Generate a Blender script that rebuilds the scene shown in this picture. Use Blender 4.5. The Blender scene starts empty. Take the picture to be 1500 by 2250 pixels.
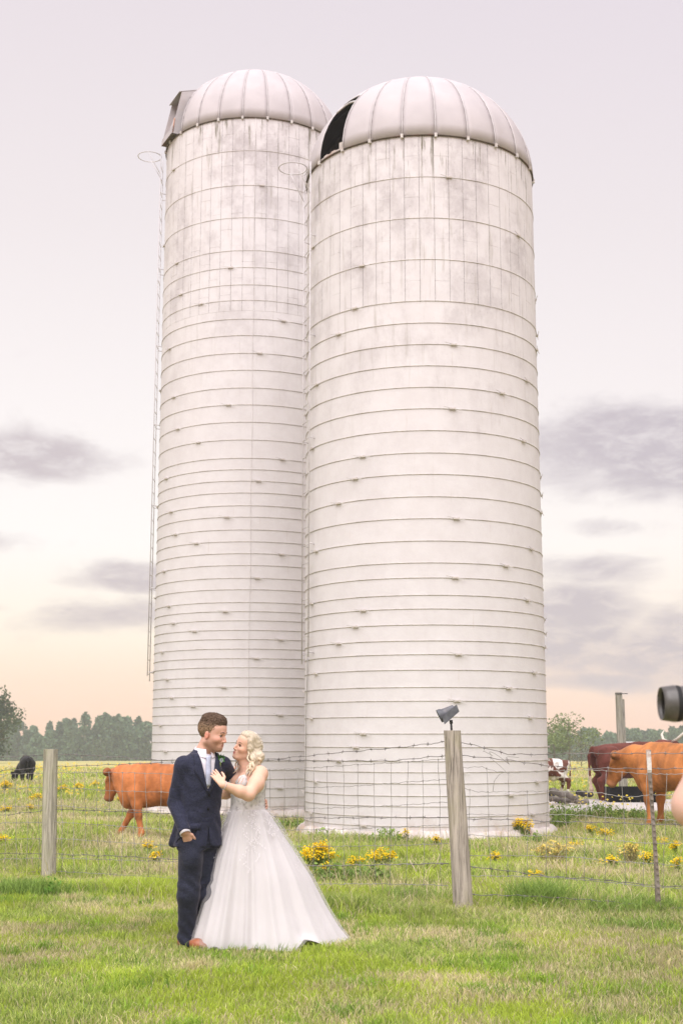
import bpy, math, random
import numpy as np
from mathutils import Vector, Matrix

random.seed(7)
RNG = np.random.default_rng(11)
SC = bpy.context.scene
COL = SC.collection
PI = math.pi

# ------------------------------------------------------------------ camera, sky, sun, exposure
CAM_H = 1.6
FPX = 2812.5                       # focal length in photograph pixels (45 mm on a 36 mm tall frame)
PITCH = math.atan(500.0 / FPX)
cam_d = bpy.data.cameras.new('camera')
cam_d.sensor_fit = 'VERTICAL'
cam_d.sensor_height = 36.0
cam_d.sensor_width = 24.0
cam_d.lens = 45.0
cam_d.clip_start = 0.05
cam_d.clip_end = 6000
cam_d.dof.use_dof = True
cam_d.dof.focus_distance = 10.3
cam_d.dof.aperture_fstop = 5.6
cam = bpy.data.objects.new('camera', cam_d)
COL.objects.link(cam)
cam.location = (0, 0, CAM_H)
cam.rotation_euler = (PI / 2 + PITCH, 0, 0)
SC.camera = cam

SUN_AZ, SUN_EL = math.radians(-169), math.radians(60)     # azimuth from +Y towards +X
world = bpy.data.worlds.new('World')
SC.world = world
world.use_nodes = True


class NT:
    """tiny node-tree helper"""
    def __init__(s, tree):
        s.t = tree
        s.n = tree.nodes
        s.l = tree.links

    def node(s, typ, **kw):
        n = s.n.new(typ)
        for k, v in kw.items():
            setattr(n, k, v)
        return n

    def put(s, sock, v):
        if hasattr(v, 'is_linked') or isinstance(v, bpy.types.NodeSocket):
            s.l.new(v, sock)
        elif v is not None:
            if isinstance(v, (tuple, list)) and len(v) == 3 and sock.type == 'RGBA':
                v = (*v, 1)
            sock.default_value = v

    def math(s, op, a, b=None, c=None, clamp=False):
        n = s.node('ShaderNodeMath', operation=op, use_clamp=clamp)
        s.put(n.inputs[0], a)
        if b is not None: s.put(n.inputs[1], b)
        if c is not None: s.put(n.inputs[2], c)
        return n.outputs[0]

    def mix(s, fac, a, b, blend='MIX'):
        n = s.node('ShaderNodeMix', data_type='RGBA', blend_type=blend)
        s.put(n.inputs[0], fac); s.put(n.inputs[6], a); s.put(n.inputs[7], b)
        return n.outputs[2]

    def noise(s, vec, scale, detail=4, rough=0.55, dist=0.0):
        n = s.node('ShaderNodeTexNoise')
        if vec is not None: s.l.new(vec, n.inputs['Vector'])
        n.inputs['Scale'].default_value = scale
        n.inputs['Detail'].default_value = detail
        n.inputs['Roughness'].default_value = rough
        n.inputs['Distortion'].default_value = dist
        return n.outputs[0]

    def ramp(s, fac, stops, interp='LINEAR'):
        n = s.node('ShaderNodeValToRGB')
        cr = n.color_ramp
        cr.interpolation = interp
        while len(cr.elements) < len(stops): cr.elements.new(0.5)
        for e, (p, c) in zip(cr.elements, stops):
            e.position = p
            e.color = (*c, 1) if len(c) == 3 else c
        s.put(n.inputs[0], fac)
        return n.outputs[0]

    def smooth(s, v, lo, hi):
        n = s.node('ShaderNodeMapRange', interpolation_type='SMOOTHSTEP')
        s.put(n.inputs[0], v)
        n.inputs[1].default_value = lo
        n.inputs[2].default_value = hi
        return n.outputs[0]

    def scalev(s, vec, sc, loc=(0, 0, 0)):
        n = s.node('ShaderNodeMapping')
        s.l.new(vec, n.inputs[0])
        n.inputs['Scale'].default_value = sc
        n.inputs['Location'].default_value = loc
        return n.outputs[0]


def srgb(r, g, b):
    f = lambda c: (c / 255 / 12.92) if c / 255 <= 0.04045 else ((c / 255 + 0.055) / 1.055) ** 2.4
    return (f(r), f(g), f(b))


def make_sky():
    w = NT(world.node_tree)
    w.n.clear()
    out = w.node('ShaderNodeOutputWorld')
    bg = w.node('ShaderNodeBackground')
    tc = w.node('ShaderNodeTexCoord')
    sep = w.node('ShaderNodeSeparateXYZ')
    w.l.new(tc.outputs['Generated'], sep.inputs[0])
    x, y, z = sep.outputs
    az = w.math('ARCTAN2', x, y)                 # 0 = straight ahead, + = right
    azd = w.math('MULTIPLY', az, 180 / PI)
    el = w.math('MULTIPLY', w.math('ARCSINE', z), 180 / PI)
    e01 = w.math('DIVIDE', el, 90.0, clamp=True)
    # pastel evening gradient, horizon to zenith
    S = srgb
    warm = w.ramp(e01, [(0.0, S(255, 210, 182)), (0.022, S(255, 221, 196)), (0.05, S(255, 241, 224)),
                        (0.095, S(252, 246, 243)), (0.16, S(246, 239, 238)), (0.25, S(236, 227, 228)), (0.36, S(227, 217, 222)),
                        (1.0, S(216, 208, 220))])
    cool = w.ramp(e01, [(0.0, S(250, 205, 190)), (0.02, S(250, 219, 207)), (0.055, S(249, 233, 224)),
                        (0.095, S(248, 238, 232)), (0.16, S(238, 229, 230)), (0.25, S(230, 221, 225)), (0.36, S(221, 211, 221)),
                        (1.0, S(212, 204, 218))])
    side = w.smooth(w.math('COSINE', w.math('SUBTRACT', az, math.radians(-40))), 0.1, 0.98)
    sky = w.mix(side, cool, warm)
    # clouds: flattened fractal noise over azimuth / elevation
    comb = w.node('ShaderNodeCombineXYZ')
    w.put(comb.inputs[0], w.math('MULTIPLY', azd, 0.075))
    w.put(comb.inputs[1], w.math('MULTIPLY', el, 0.17))
    w.put(comb.inputs[2], w.math('MULTIPLY', w.math('COSINE', w.math('MULTIPLY', az, 0.5)), 1.7))
    nz = w.noise(comb.outputs[0], 2.2, 7, 0.58, 0.35)
    nf = w.noise(comb.outputs[0], 7.0, 7, 0.62, 0.3)
    nn = w.math('ADD', w.math('MULTIPLY', w.math('SUBTRACT', nz, 0.5), 1.75), w.math('MULTIPLY', w.math('SUBTRACT', nf, 0.5), 0.75))
    cloud = None
    for ca, ce, ra, re, amp in [(-14.2, 12.2, 4.6, 1.15, 1.35), (-16.5, 8.5, 2.6, 0.7, 0.95), (-8.6, 7.0, 3.2, 0.7, 1.2),
                                (-9.4, 5.45, 4.2, 0.8, 1.2), (-16, 5.6, 3.0, 0.4, 0.6),
                                (15.0, 12.6, 7.0, 2.1, 1.6), (12.0, 9.2, 2.5, 0.6, 0.75), (11.0, 7.5, 2.8, 0.8, 0.9),
                                (10.0, 4.7, 3.2, 1.8, 1.5), (15.5, 3.8, 5.0, 1.6, 1.4), (11.5, 2.5, 6.0, 0.6, 0.9),
                                (40, 9, 14, 3.5, 0.9), (-48, 10, 15, 3, 0.8), (85, 7, 18, 3, 0.8), (-95, 8, 18, 3, 0.7),
                                (140, 9, 20, 3, 0.8), (-150, 8, 22, 3, 0.8)]:
        dx = w.math('DIVIDE', w.math('SUBTRACT', azd, ca), ra)
        dy = w.math('DIVIDE', w.math('SUBTRACT', el, ce), re)
        r2 = w.math('ADD', w.math('MULTIPLY', dx, dx), w.math('MULTIPLY', dy, dy))
        g = w.math('MULTIPLY', w.math('EXPONENT', w.math('MULTIPLY', r2, -0.8)), amp)
        cloud = g if cloud is None else w.math('MAXIMUM', cloud, g)
    dens = w.smooth(w.math('ADD', cloud, nn), 0.28, 1.05)
    wisp = w.smooth(nn, 0.30, 0.95)
    lowband = w.math('MULTIPLY', w.smooth(el, 1.0, 3.0), w.math('SUBTRACT', 1.0, w.smooth(el, 11.0, 17.0)))
    dens = w.math('MAXIMUM', dens, w.math('MULTIPLY', w.math('MULTIPLY', wisp, 0.35), lowband))
    sky0 = sky
    ccol = w.mix(side, S(183, 176, 189), S(200, 188, 192))
    inner = w.math('MULTIPLY', w.smooth(nf, 0.42, 0.72), 0.45)
    ccol = w.mix(inner, ccol, sky0)
    sky = w.mix(w.math('MULTIPLY', dens, 0.92), sky, ccol)
    # a little of the physical sky, sun in the lamp's direction
    ns = w.node('ShaderNodeTexSky', sky_type='NISHITA')
    ns.sun_disc = False
    ns.sun_elevation = SUN_EL
    ns.sun_rotation = SUN_AZ
    ns.air_density = 1.6
    ns.dust_density = 4.0
    phys = w.mix(1.0, ns.outputs[0], (0.1, 0.1, 0.1), 'MULTIPLY')
    final = w.mix(0.06, sky, phys)
    w.l.new(final, bg.inputs[0])
    bg.inputs[1].default_value = SKY_STRENGTH
    w.l.new(bg.outputs[0], out.inputs[0])


SKY_STRENGTH = 0.56
make_sky()
sun_d = bpy.data.lights.new('sun', 'SUN')
sun_d.energy = 2.3
sun_d.angle = math.radians(70)
sun_d.color = (1.0, 0.955, 0.95)
sun = bpy.data.objects.new('sun', sun_d)
COL.objects.link(sun)
sd = Vector((math.sin(SUN_AZ) * math.cos(SUN_EL), math.cos(SUN_AZ) * math.cos(SUN_EL), math.sin(SUN_EL)))
sun.rotation_euler = sd.to_track_quat('Z', 'Y').to_euler()
sun.location = sd * 50

vs = SC.view_settings
vs.view_transform = 'Standard'
vs.look = 'None'
vs.exposure = 1.0
vs.gamma = 1.0
SC.cycles.use_denoising = True
SC.cycles.max_bounces = 6
SC.cycles.transparent_max_bounces = 12
SC.cycles.caustics_reflective = False
SC.cycles.caustics_refractive = False


# ------------------------------------------------------------------ pixels to places
_c, _s = math.cos(PITCH), math.sin(PITCH)


def ray(px, py):
    u = (px - 750) / FPX
    v = (1125 - py) / FPX
    return np.array((u, _c - v * _s, _s + v * _c))


def at_y(px, py, Y):
    d = ray(px, py)
    t = Y / d[1]
    return np.array((d[0] * t, Y, CAM_H + d[2] * t))


def gz(x, y):
    """height of the land: level round the silos, falling away gently beyond"""
    d = np.hypot(x, y)
    f = np.clip((d - 45) / 305, 0, None)
    drop = np.where(f < 1, 4.0 * f ** 1.2, 4.0 + 1.6 * (f - 1))
    bump = 0.035 * np.sin(x * 0.55 + 1.3) * np.sin(y * 0.43 + 0.4) + 0.02 * np.sin(x * 1.3 + y * 0.9)
    bump = bump * np.clip((d - 13) / 6, 0, 1)
    return bump - drop


def on_ground(px, py):
    d = ray(px, py)
    t = CAM_H / max(-d[2], 1e-4)
    for _ in range(40):
        x, y = d[0] * t, d[1] * t
        t = t + 0.5 * ((CAM_H - float(gz(x, y))) / max(-d[2], 1e-4) - t)
    return np.array((d[0] * t, d[1] * t, float(gz(d[0] * t, d[1] * t))))


def elev_z(py, dist):
    d = ray(750, py)
    return CAM_H + dist * d[2] / d[1]


# ------------------------------------------------------------------ geometry helpers
class G:
    """collects vertices and faces (triangles and quads)"""
    def __init__(s):
        s.V = []; s.F = []; s.n = 0; s.C = []

    def add(s, V, F, col=None):
        V = np.asarray(V, float).reshape(-1, 3)
        Fs = F if isinstance(F, list) and len(F) and isinstance(F[0], np.ndarray) and F[0].ndim == 2 else [np.asarray(F, int)]
        s.V.append(V)
        for f in Fs:
            if len(f): s.F.append(np.asarray(f, int) + s.n)
        s.n += len(V)
        if col is not None:
            col = np.asarray(col, float)
            if col.ndim == 1: col = np.tile(col, (len(V), 1))
            s.C.append(col)
        return s

    def tube(s, pts, r, sides=6, closed=False, caps=True, col=None):
        V, F = tube(pts, r, sides, closed, caps)
        return s.add(V, F, col)

    def box(s, c, size, R=None, col=None):
        h = np.array(size) / 2
        V = np.array([(i, j, k) for i in (-1, 1) for j in (-1, 1) for k in (-1, 1)], float) * h
        if R is not None: V = V @ np.asarray(R).T
        V = V + np.array(c)
        F = np.array([(0, 1, 3, 2), (4, 6, 7, 5), (0, 4, 5, 1), (2, 3, 7, 6), (0, 2, 6, 4), (1, 5, 7, 3)])
        return s.add(V, F, col)

    def get(s):
        return np.concatenate(s.V), s.F, (np.concatenate(s.C) if s.C else None)


def tube(pts, r, sides=6, closed=False, caps=True):
    P = np.asarray(pts, float)
    n = len(P)
    r = np.broadcast_to(np.asarray(r, float), (n,))
    if closed:
        T = np.roll(P, -1, 0) - np.roll(P, 1, 0)
    else:
        T = np.gradient(P, axis=0)
    T /= np.linalg.norm(T, axis=1)[:, None] + 1e-12
    ref = np.array((0.0, 0.0, 1.0))
    if np.mean(np.abs(T @ ref)) > 0.8: ref = np.array((1.0, 0.0, 0.0))
    N = np.cross(T, ref); N /= np.linalg.norm(N, axis=1)[:, None] + 1e-12
    B = np.cross(T, N)
    a = np.arange(sides) * 2 * PI / sides
    V = P[:, None, :] + r[:, None, None] * (np.cos(a)[None, :, None] * N[:, None, :] + np.sin(a)[None, :, None] * B[:, None, :])
    V = V.reshape(-1, 3)
    m = n if closed else n - 1
    i = np.arange(m)[:, None]; j = np.arange(sides)[None, :]
    i2 = (i + 1) % n; j2 = (j + 1) % sides
    F = np.stack([i * sides + j, i * sides + j2, i2 * sides + j2, i2 * sides + j], -1).reshape(-1, 4)
    Fs = [F]
    if caps and not closed and sides >= 3:
        c = []
        for k in range(1, sides - 1):
            c.append((0, k + 1, k)); b = (n - 1) * sides; c.append((b, b + k, b + k + 1))
        Fs.append(np.array(c))
    return V, Fs


def grid_faces(nu, nv, wrap_u=False):
    i = np.arange(nu if wrap_u else nu - 1)[:, None]; j = np.arange(nv - 1)[None, :]
    i2 = (i + 1) % nu
    return np.stack([i * nv + j, i2 * nv + j, i2 * nv + j + 1, i * nv + j + 1], -1).reshape(-1, 4)


ORG = {}      # world origin of each object, so that parts are stored relative to their parent


def meshdata(name, V, F, smooth=True, col=None):
    V = np.asarray(V, np.float32)
    Fs = F if isinstance(F, list) else [F]
    Fs = [np.asarray(f, np.int32) for f in Fs if len(f)]
    me = bpy.data.meshes.new(name)
    me.vertices.add(len(V)); me.vertices.foreach_set('co', V.ravel())
    loops = np.concatenate([f.ravel() for f in Fs])
    tot = np.concatenate([np.full(len(f), f.shape[1], np.int32) for f in Fs])
    start = np.concatenate([[0], np.cumsum(tot)[:-1]]).astype(np.int32)
    me.loops.add(len(loops)); me.loops.foreach_set('vertex_index', loops.astype(np.int32))
    me.polygons.add(len(tot))
    me.polygons.foreach_set('loop_start', start)
    me.polygons.foreach_set('loop_total', tot)
    me.polygons.foreach_set('use_smooth', np.full(len(tot), bool(smooth)))
    me.update(calc_edges=True)
    if col is not None:
        a = me.color_attributes.new('Col', 'FLOAT_COLOR', 'POINT')
        c = np.ones((len(V), 4), np.float32); c[:, :3] = col
        a.data.foreach_set('color', c.ravel())
    return me


def tag(o, label=None, cat=None, group=None, kind=None):
    if label: o['label'] = label
    if cat: o['category'] = cat
    if group: o['group'] = group
    if kind: o['kind'] = kind
    return o


def thing(name, loc, label, cat, group=None, rz=0.0):
    o = bpy.data.objects.new(name, None)
    o.empty_display_size = 0.2
    COL.objects.link(o)
    o.location = tuple(float(v) for v in loc)
    o.rotation_euler = (0, 0, rz)
    ORG[o.name] = np.array(loc, float)
    return tag(o, label, cat, group)


def obj(name, geo, mat, parent=None, smooth=True, local=False, origin=None):
    """one mesh object; geo in world coordinates (or in the parent's when local)"""
    if isinstance(geo, G): V, F, C = geo.get()
    else: V, F, C = geo if len(geo) == 3 else (*geo, None)
    V = np.asarray(V, float)
    if parent is not None and not local: V = V - ORG[parent.name]
    org = np.zeros(3)
    if parent is None and origin is not None:
        org = np.array(origin, float)
        V = V - org
    me = meshdata(name, V, F, smooth, C)
    me.materials.append(mat)
    o = bpy.data.objects.new(name, me)
    COL.objects.link(o)
    if parent is not None:
        o.parent = parent
        ORG[o.name] = ORG[parent.name]
    else:
        o.location = tuple(org)
        ORG[o.name] = org
    return o


def inst(name, me, parent, loc=(0, 0, 0), rz=0.0, scale=None):
    o = bpy.data.objects.new(name, me)
    COL.objects.link(o)
    o.parent = parent
    o.location = loc
    o.rotation_euler = (0, 0, rz)
    if scale: o.scale = scale
    ORG[o.name] = ORG[parent.name]
    return o


def autosmooth(o, ang=40):
    me = o.data
    me.polygons.foreach_set('use_smooth', np.ones(len(me.polygons), bool))
    try: me.set_sharp_from_angle(angle=math.radians(ang))
    except Exception: pass
    return o


# ------------------------------------------------------------------ materials
def principled(name):
    m = bpy.data.materials.new(name)
    m.use_nodes = True
    t = NT(m.node_tree)
    b = t.n['Principled BSDF']
    return m, t, b


def mat(name, base, rough=0.7, var=0.15, scale=6.0, metal=0.0, bump=0.0, bscale=None, spec=0.5, stretch=(1, 1, 1), sheen=0.0,
        col2=None, amount=0.5, trans=0.0):
    m, t, b = principled(name)
    tc = t.node('ShaderNodeTexCoord')
    v = t.scalev(tc.outputs['Object'], stretch)
    n1 = t.noise(v, scale, 5, 0.6)
    lo = tuple(max(0, c * (1 - var)) for c in base)
    hi = tuple(min(1, c * (1 + var)) for c in base)
    c = t.mix(t.smooth(n1, 0.3, 0.7), lo, hi)
    if col2 is not None:
        n2 = t.noise(v, scale * 0.45, 6, 0.65)
        c = t.mix(t.math('MULTIPLY', t.smooth(n2, 0.48, 0.68), amount), c, col2)
    t.l.new(c, b.inputs['Base Color'])
    b.inputs['Roughness'].default_value = rough
    b.inputs['Metallic'].default_value = metal
    b.inputs['Specular IOR Level'].default_value = spec
    if sheen:
        b.inputs['Sheen Weight'].default_value = sheen
    if bump:
        bn = t.node('ShaderNodeBump')
        bn.inputs['Strength'].default_value = 1.0
        bn.inputs['Distance'].default_value = bump
        t.l.new(t.noise(v, bscale or scale * 4, 5, 0.6), bn.inputs['Height'])
        t.l.new(bn.outputs[0], b.inputs['Normal'])
    if trans:
        out = t.n['Material Output']
        tr = t.node('ShaderNodeBsdfTranslucent')
        t.l.new(c, tr.inputs[0])
        mx = t.node('ShaderNodeMixShader')
        mx.inputs[0].default_value = trans
        t.l.new(b.outputs[0], mx.inputs[1]); t.l.new(tr.outputs[0], mx.inputs[2])
        t.l.new(mx.outputs[0], out.inputs[0])
    return m


def mat_col(name, rough=0.7, var=0.12, scale=20.0, trans=0.0, bump=0.0, bscale=60, spec=0.4, sheen=0.0, sss=0.0, stretch=(1, 1, 1)):
    """colour from the mesh's own colour attribute, with grain"""
    m, t, b = principled(name)
    at = t.node('ShaderNodeAttribute'); at.attribute_name = 'Col'
    tc = t.node('ShaderNodeTexCoord')
    v = t.scalev(tc.outputs['Object'], stretch)
    n1 = t.noise(v, scale, 5, 0.6)
    k = t.math('ADD', t.math('MULTIPLY', t.math('SUBTRACT', n1, 0.5), var * 4), 1.0)
    comb = t.node('ShaderNodeCombineColor')
    for i in range(3): t.l.new(k, comb.inputs[i])
    c = t.mix(1.0, at.outputs['Color'], comb.outputs[0], 'MULTIPLY')
    t.l.new(c, b.inputs['Base Color'])
    b.inputs['Roughness'].default_value = rough
    b.inputs['Specular IOR Level'].default_value = spec
    if sheen: b.inputs['Sheen Weight'].default_value = sheen
    if sss:
        b.inputs['Subsurface Weight'].default_value = sss
        b.inputs['Subsurface Radius'].default_value = (0.012, 0.005, 0.003)
    if bump:
        bn = t.node('ShaderNodeBump')
        bn.inputs['Distance'].default_value = bump
        t.l.new(t.noise(v, bscale, 4, 0.6), bn.inputs['Height'])
        t.l.new(bn.outputs[0], b.inputs['Normal'])
    if trans:
        out = t.n['Material Output']
        tr = t.node('ShaderNodeBsdfTranslucent')
        t.l.new(c, tr.inputs[0])
        mx = t.node('ShaderNodeMixShader')
        mx.inputs[0].default_value = trans
        t.l.new(b.outputs[0], mx.inputs[1]); t.l.new(tr.outputs[0], mx.inputs[2])
        t.l.new(mx.outputs[0], out.inputs[0])
    return m


def mat_silo(name, H, dirt_from):
    """white painted concrete: grime runs and blotches thickest near the top"""
    m, t, b = principled(name)
    tc = t.node('ShaderNodeTexCoord')
    geo = t.node('ShaderNodeNewGeometry')
    pos = geo.outputs['Position']
    sep = t.node('ShaderNodeSeparateXYZ'); t.l.new(pos, sep.inputs[0])
    up = t.smooth(sep.outputs[2], dirt_from, H)
    fine = t.noise(t.scalev(pos, (1, 1, 1)), 3.0, 8, 0.7)
    streak = t.noise(t.scalev(pos, (5, 5, 0.35)), 2.2, 6, 0.7)
    blot = t.noise(t.scalev(pos, (1, 1, 0.8)), 1.1, 7, 0.72)
    speck = t.noise(pos, 16.0, 5, 0.8)
    c = t.mix(t.smooth(fine, 0.3, 0.7), (0.665, 0.635, 0.645), (0.715, 0.69, 0.705))
    k1 = t.math('MULTIPLY', t.smooth(blot, 0.44, 0.68), t.math('ADD', t.math('MULTIPLY', up, 0.75), 0.10))
    c = t.mix(k1, c, (0.44, 0.405, 0.415))
    k2 = t.math('MULTIPLY', t.smooth(streak, 0.54, 0.74), t.math('ADD', t.math('MULTIPLY', up, 0.7), 0.03))
    c = t.mix(k2, c, (0.33, 0.30, 0.25))
    k3 = t.math('MULTIPLY', t.math('MULTIPLY', t.smooth(speck, 0.60, 0.70), t.smooth(blot, 0.45, 0.6)), t.math('ADD', t.math('MULTIPLY', up, 0.7), 0.02))
    c = t.mix(k3, c, (0.20, 0.18, 0.15))
    rim = t.smooth(sep.outputs[2], H - 1.1, H)
    k4 = t.math('MULTIPLY', t.math('MULTIPLY', rim, t.smooth(streak, 0.55, 0.66)), 0.85)
    c = t.mix(k4, c, (0.13, 0.12, 0.08))
    foot = t.math('SUBTRACT', 1.0, t.smooth(sep.outputs[2], 0.12, 0.55))
    k5 = t.math('MULTIPLY', t.math('MULTIPLY', foot, t.smooth(blot, 0.40, 0.62)), 0.6)
    c = t.mix(k5, c, (0.42, 0.31, 0.24))
    rust = t.noise(t.scalev(pos, (9, 9, 0.5)), 1.5, 4, 0.6)
    k6 = t.math('MULTIPLY', t.smooth(rust, 0.66, 0.76), 0.22)
    c = t.mix(k6, c, (0.45, 0.36, 0.28))
    t.l.new(c, b.inputs['Base Color'])
    b.inputs['Roughness'].default_value = 0.75
    b.inputs['Specular IOR Level'].default_value = 0.3
    bn = t.node('ShaderNodeBump'); bn.inputs['Distance'].default_value = 0.006
    bn.inputs['Strength'].default_value = 0.6
    t.l.new(t.math('ADD', fine, t.math('MULTIPLY', speck, 0.4)), bn.inputs['Height'])
    t.l.new(bn.outputs[0], b.inputs['Normal'])
    return m


def mat_ground():
    m, t, b = principled('pasture_ground')
    geo = t.node('ShaderNodeNewGeometry')
    pos = geo.outputs['Position']
    sep = t.node('ShaderNodeSeparateXYZ'); t.l.new(pos, sep.inputs[0])
    n1 = t.noise(pos, 0.9, 6, 0.65)
    n2 = t.noise(pos, 0.07, 6, 0.6)
    n3 = t.noise(pos, 22.0, 4, 0.7)
    c = t.mix(t.smooth(n1, 0.35, 0.65), (0.20, 0.23, 0.08), (0.32, 0.29, 0.14))
    far = t.mix(t.smooth(n2, 0.38, 0.62), (0.34, 0.36, 0.12), (0.52, 0.43, 0.19))
    c = t.mix(t.smooth(sep.outputs[1], 25, 70), c, far)
    c = t.mix(t.math('MULTIPLY', t.smooth(n3, 0.45, 0.7), 0.40), c, (0.22, 0.21, 0.09))
    t.l.new(c, b.inputs['Base Color'])
    b.inputs['Roughness'].default_value = 0.95
    b.inputs['Specular IOR Level'].default_value = 0.1
    bn = t.node('ShaderNodeBump'); bn.inputs['Distance'].default_value = 0.03
    t.l.new(n3, bn.inputs['Height']); t.l.new(bn.outputs[0], b.inputs['Normal'])
    return m


def mat_wood(name, base=(0.36, 0.31, 0.24), dark=(0.16, 0.14, 0.11), moss=(0.30, 0.30, 0.12), moss_amt=0.5):
    m, t, b = principled(name)
    tc = t.node('ShaderNodeTexCoord')
    v = tc.outputs['Object']
    grain = t.noise(t.scalev(v, (14, 14, 0.7)), 3.0, 7, 0.7, 0.4)
    crack = t.noise(t.scalev(v, (22, 22, 0.5)), 2.0, 4, 0.6, 0.8)
    blot = t.noise(t.scalev(v, (3, 3, 1.2)), 1.8, 5, 0.65)
    c = t.mix(t.smooth(grain, 0.35, 0.65), tuple(x * 0.58 for x in base), tuple(min(1, x * 1.25) for x in base))
    c = t.mix(t.math('MULTIPLY', t.smooth(blot, 0.45, 0.7), moss_amt), c, moss)
    c = t.mix(t.math('MULTIPLY', t.smooth(crack, 0.60, 0.68), 0.8), c, dark)
    t.l.new(c, b.inputs['Base Color'])
    b.inputs['Roughness'].default_value = 0.9
    b.inputs['Specular IOR Level'].default_value = 0.2
    bn = t.node('ShaderNodeBump'); bn.inputs['Distance'].default_value = 0.004
    t.l.new(grain, bn.inputs['Height']); t.l.new(bn.outputs[0], b.inputs['Normal'])
    return m


M = {}
M['ground'] = mat_ground()
M['grass'] = mat_col('grass_blades', rough=0.6, var=0.05, scale=3, trans=0.45, spec=0.2)
M['leaf'] = mat_col('foliage', rough=0.6, var=0.06, scale=4, trans=0.3, spec=0.25)
M['petal'] = mat_col('petals', rough=0.6, var=0.05, scale=30, trans=0.3, spec=0.2)
M['hoop'] = mat('hoop_rod', (0.50, 0.47, 0.43), 0.7, 0.25, 5, bump=0.002, col2=(0.22, 0.19, 0.13), amount=0.75)
M['lug'] = mat('hoop_lug', (0.60, 0.57, 0.55), 0.7, 0.2, 8, col2=(0.34, 0.26, 0.2), amount=0.6)
M['dome'] = mat('dome_sheet_metal', (0.49, 0.455, 0.465), 0.65, 0.06, 1.6, bump=0.003, bscale=2.5, spec=0.25, col2=(0.48, 0.44, 0.44), amount=0.5)
M['dome_rib'] = mat('dome_rib', (0.56, 0.53, 0.535), 0.6, 0.1, 3)
M['rim'] = mat('rim_iron', (0.09, 0.07, 0.05), 0.8, 0.3, 5, col2=(0.16, 0.07, 0.04), amount=0.6)
M['galv'] = mat('galvanised_steel', (0.55, 0.52, 0.52), 0.5, 0.15, 8, metal=0.25)
M['hood'] = mat('hood_sheet', (0.46, 0.43, 0.44), 0.6, 0.1, 3, col2=(0.40, 0.34, 0.32), amount=0.4)
M['ladder'] = mat('white_ladder_paint', (0.56, 0.535, 0.545), 0.6, 0.12, 6)
M['darkiron'] = mat('dark_iron', (0.04, 0.04, 0.045), 0.6, 0.3, 10)
M['mortar'] = mat('silo_core', (0.20, 0.18, 0.15), 0.9, 0.2, 4)
M['footing'] = mat('footing_concrete', (0.55, 0.50, 0.47), 0.9, 0.15, 5, bump=0.01, bscale=12, col2=(0.40, 0.26, 0.18), amount=0.7)
M['wire'] = mat('fence_wire', (0.33, 0.315, 0.30), 0.5, 0.25, 3, metal=0.3, col2=(0.20, 0.17, 0.15), amount=0.7)
M['barb'] = mat('barbed_wire', (0.20, 0.185, 0.18), 0.6, 0.3, 4, metal=0.3, col2=(0.12, 0.09, 0.08), amount=0.8)
M['wood'] = mat_wood('weathered_post', (0.41, 0.38, 0.31), (0.14, 0.12, 0.10), (0.34, 0.35, 0.19), 0.4)
M['wood_r'] = mat_wood('weathered_post_grey', (0.41, 0.36, 0.31), (0.10, 0.085, 0.07), (0.33, 0.31, 0.16), 0.35)
M['wood_grey'] = mat_wood('grey_timber', (0.33, 0.31, 0.28), (0.15, 0.14, 0.12), (0.28, 0.28, 0.14), 0.25)
M['tpost'] = mat('rusty_steel_post', (0.22, 0.18, 0.15), 0.8, 0.3, 14, col2=(0.36, 0.33, 0.30), amount=0.6)
M['tpost_top'] = mat('white_post_tip', (0.72, 0.69, 0.67), 0.6, 0.1, 14, col2=(0.36, 0.16, 0.08), amount=0.7)
M['concrete'] = mat('slab_concrete', (0.52, 0.48, 0.46), 0.9, 0.12, 2, bump=0.01)
M['black'] = mat('black_rubber', (0.010, 0.010, 0.011), 0.7, 0.3, 8, spec=0.15)

# ------------------------------------------------------------------ the land
def build_ground():
    ys = np.concatenate([np.arange(-12, 14, 1.0), np.arange(14, 60, 1.5), np.geomspace(60, 470, 50)])
    nx = 81
    V = []
    for y in ys:
        half = 30 + max(0, y) * 0.95
        u = np.linspace(-1, 1, nx)
        xs = half * np.sign(u) * np.abs(u) ** 1.4
        z = gz(xs, np.full(nx, y))
        V.append(np.stack([xs, np.full(nx, y), z], 1))
    V = np.concatenate(V)
    F = grid_faces(len(ys), nx)[:, ::-1]
    o = obj('ground', (V, F), M['ground'])
    tag(o, kind='structure')


build_ground()

# ------------------------------------------------------------------ silos
R_S = 2.13
STAVES = 52


def ang_pt(R, a, z=0.0):
    return np.array((R * math.sin(a), -R * math.cos(a), z))


def ring_pts(R, z, n=96):
    a = np.linspace(0, 2 * PI, n, endpoint=False)
    return np.stack([R * np.sin(a), -R * np.cos(a), np.full(n, z)], 1)


def stave_geo(da, h, gap, r, thick=0.05, seg=4):
    """one concrete stave: curved face, chamfered edges"""
    ga = gap / r
    a = np.linspace(-da / 2 + ga / 2, da / 2 - ga / 2, seg + 1)
    ch = 0.0022
    z0, z1 = 0.0004, h - 0.0004
    ro = [(r - thick, z0), (r - ch, z0), (r, z0 + ch), (r, z1 - ch), (r - ch, z1), (r - thick, z1)]
    aa = np.concatenate([[a[0]], a, [a[-1]]])
    V = []
    for i, t in enumerate(aa):
        inset = (i == 0 or i == len(aa) - 1)
        tt = t + (0 if inset else (ch / r if i == 1 else (-ch / r if i == len(aa) - 2 else 0)))
        for (q, z) in ro:
            qq = q - (ch if inset and q > r - 2 * ch else 0)
            V.append((qq * math.sin(tt), -qq * math.cos(tt), z))
    F = grid_faces(len(aa), 6)
    return np.array(V), F


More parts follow.
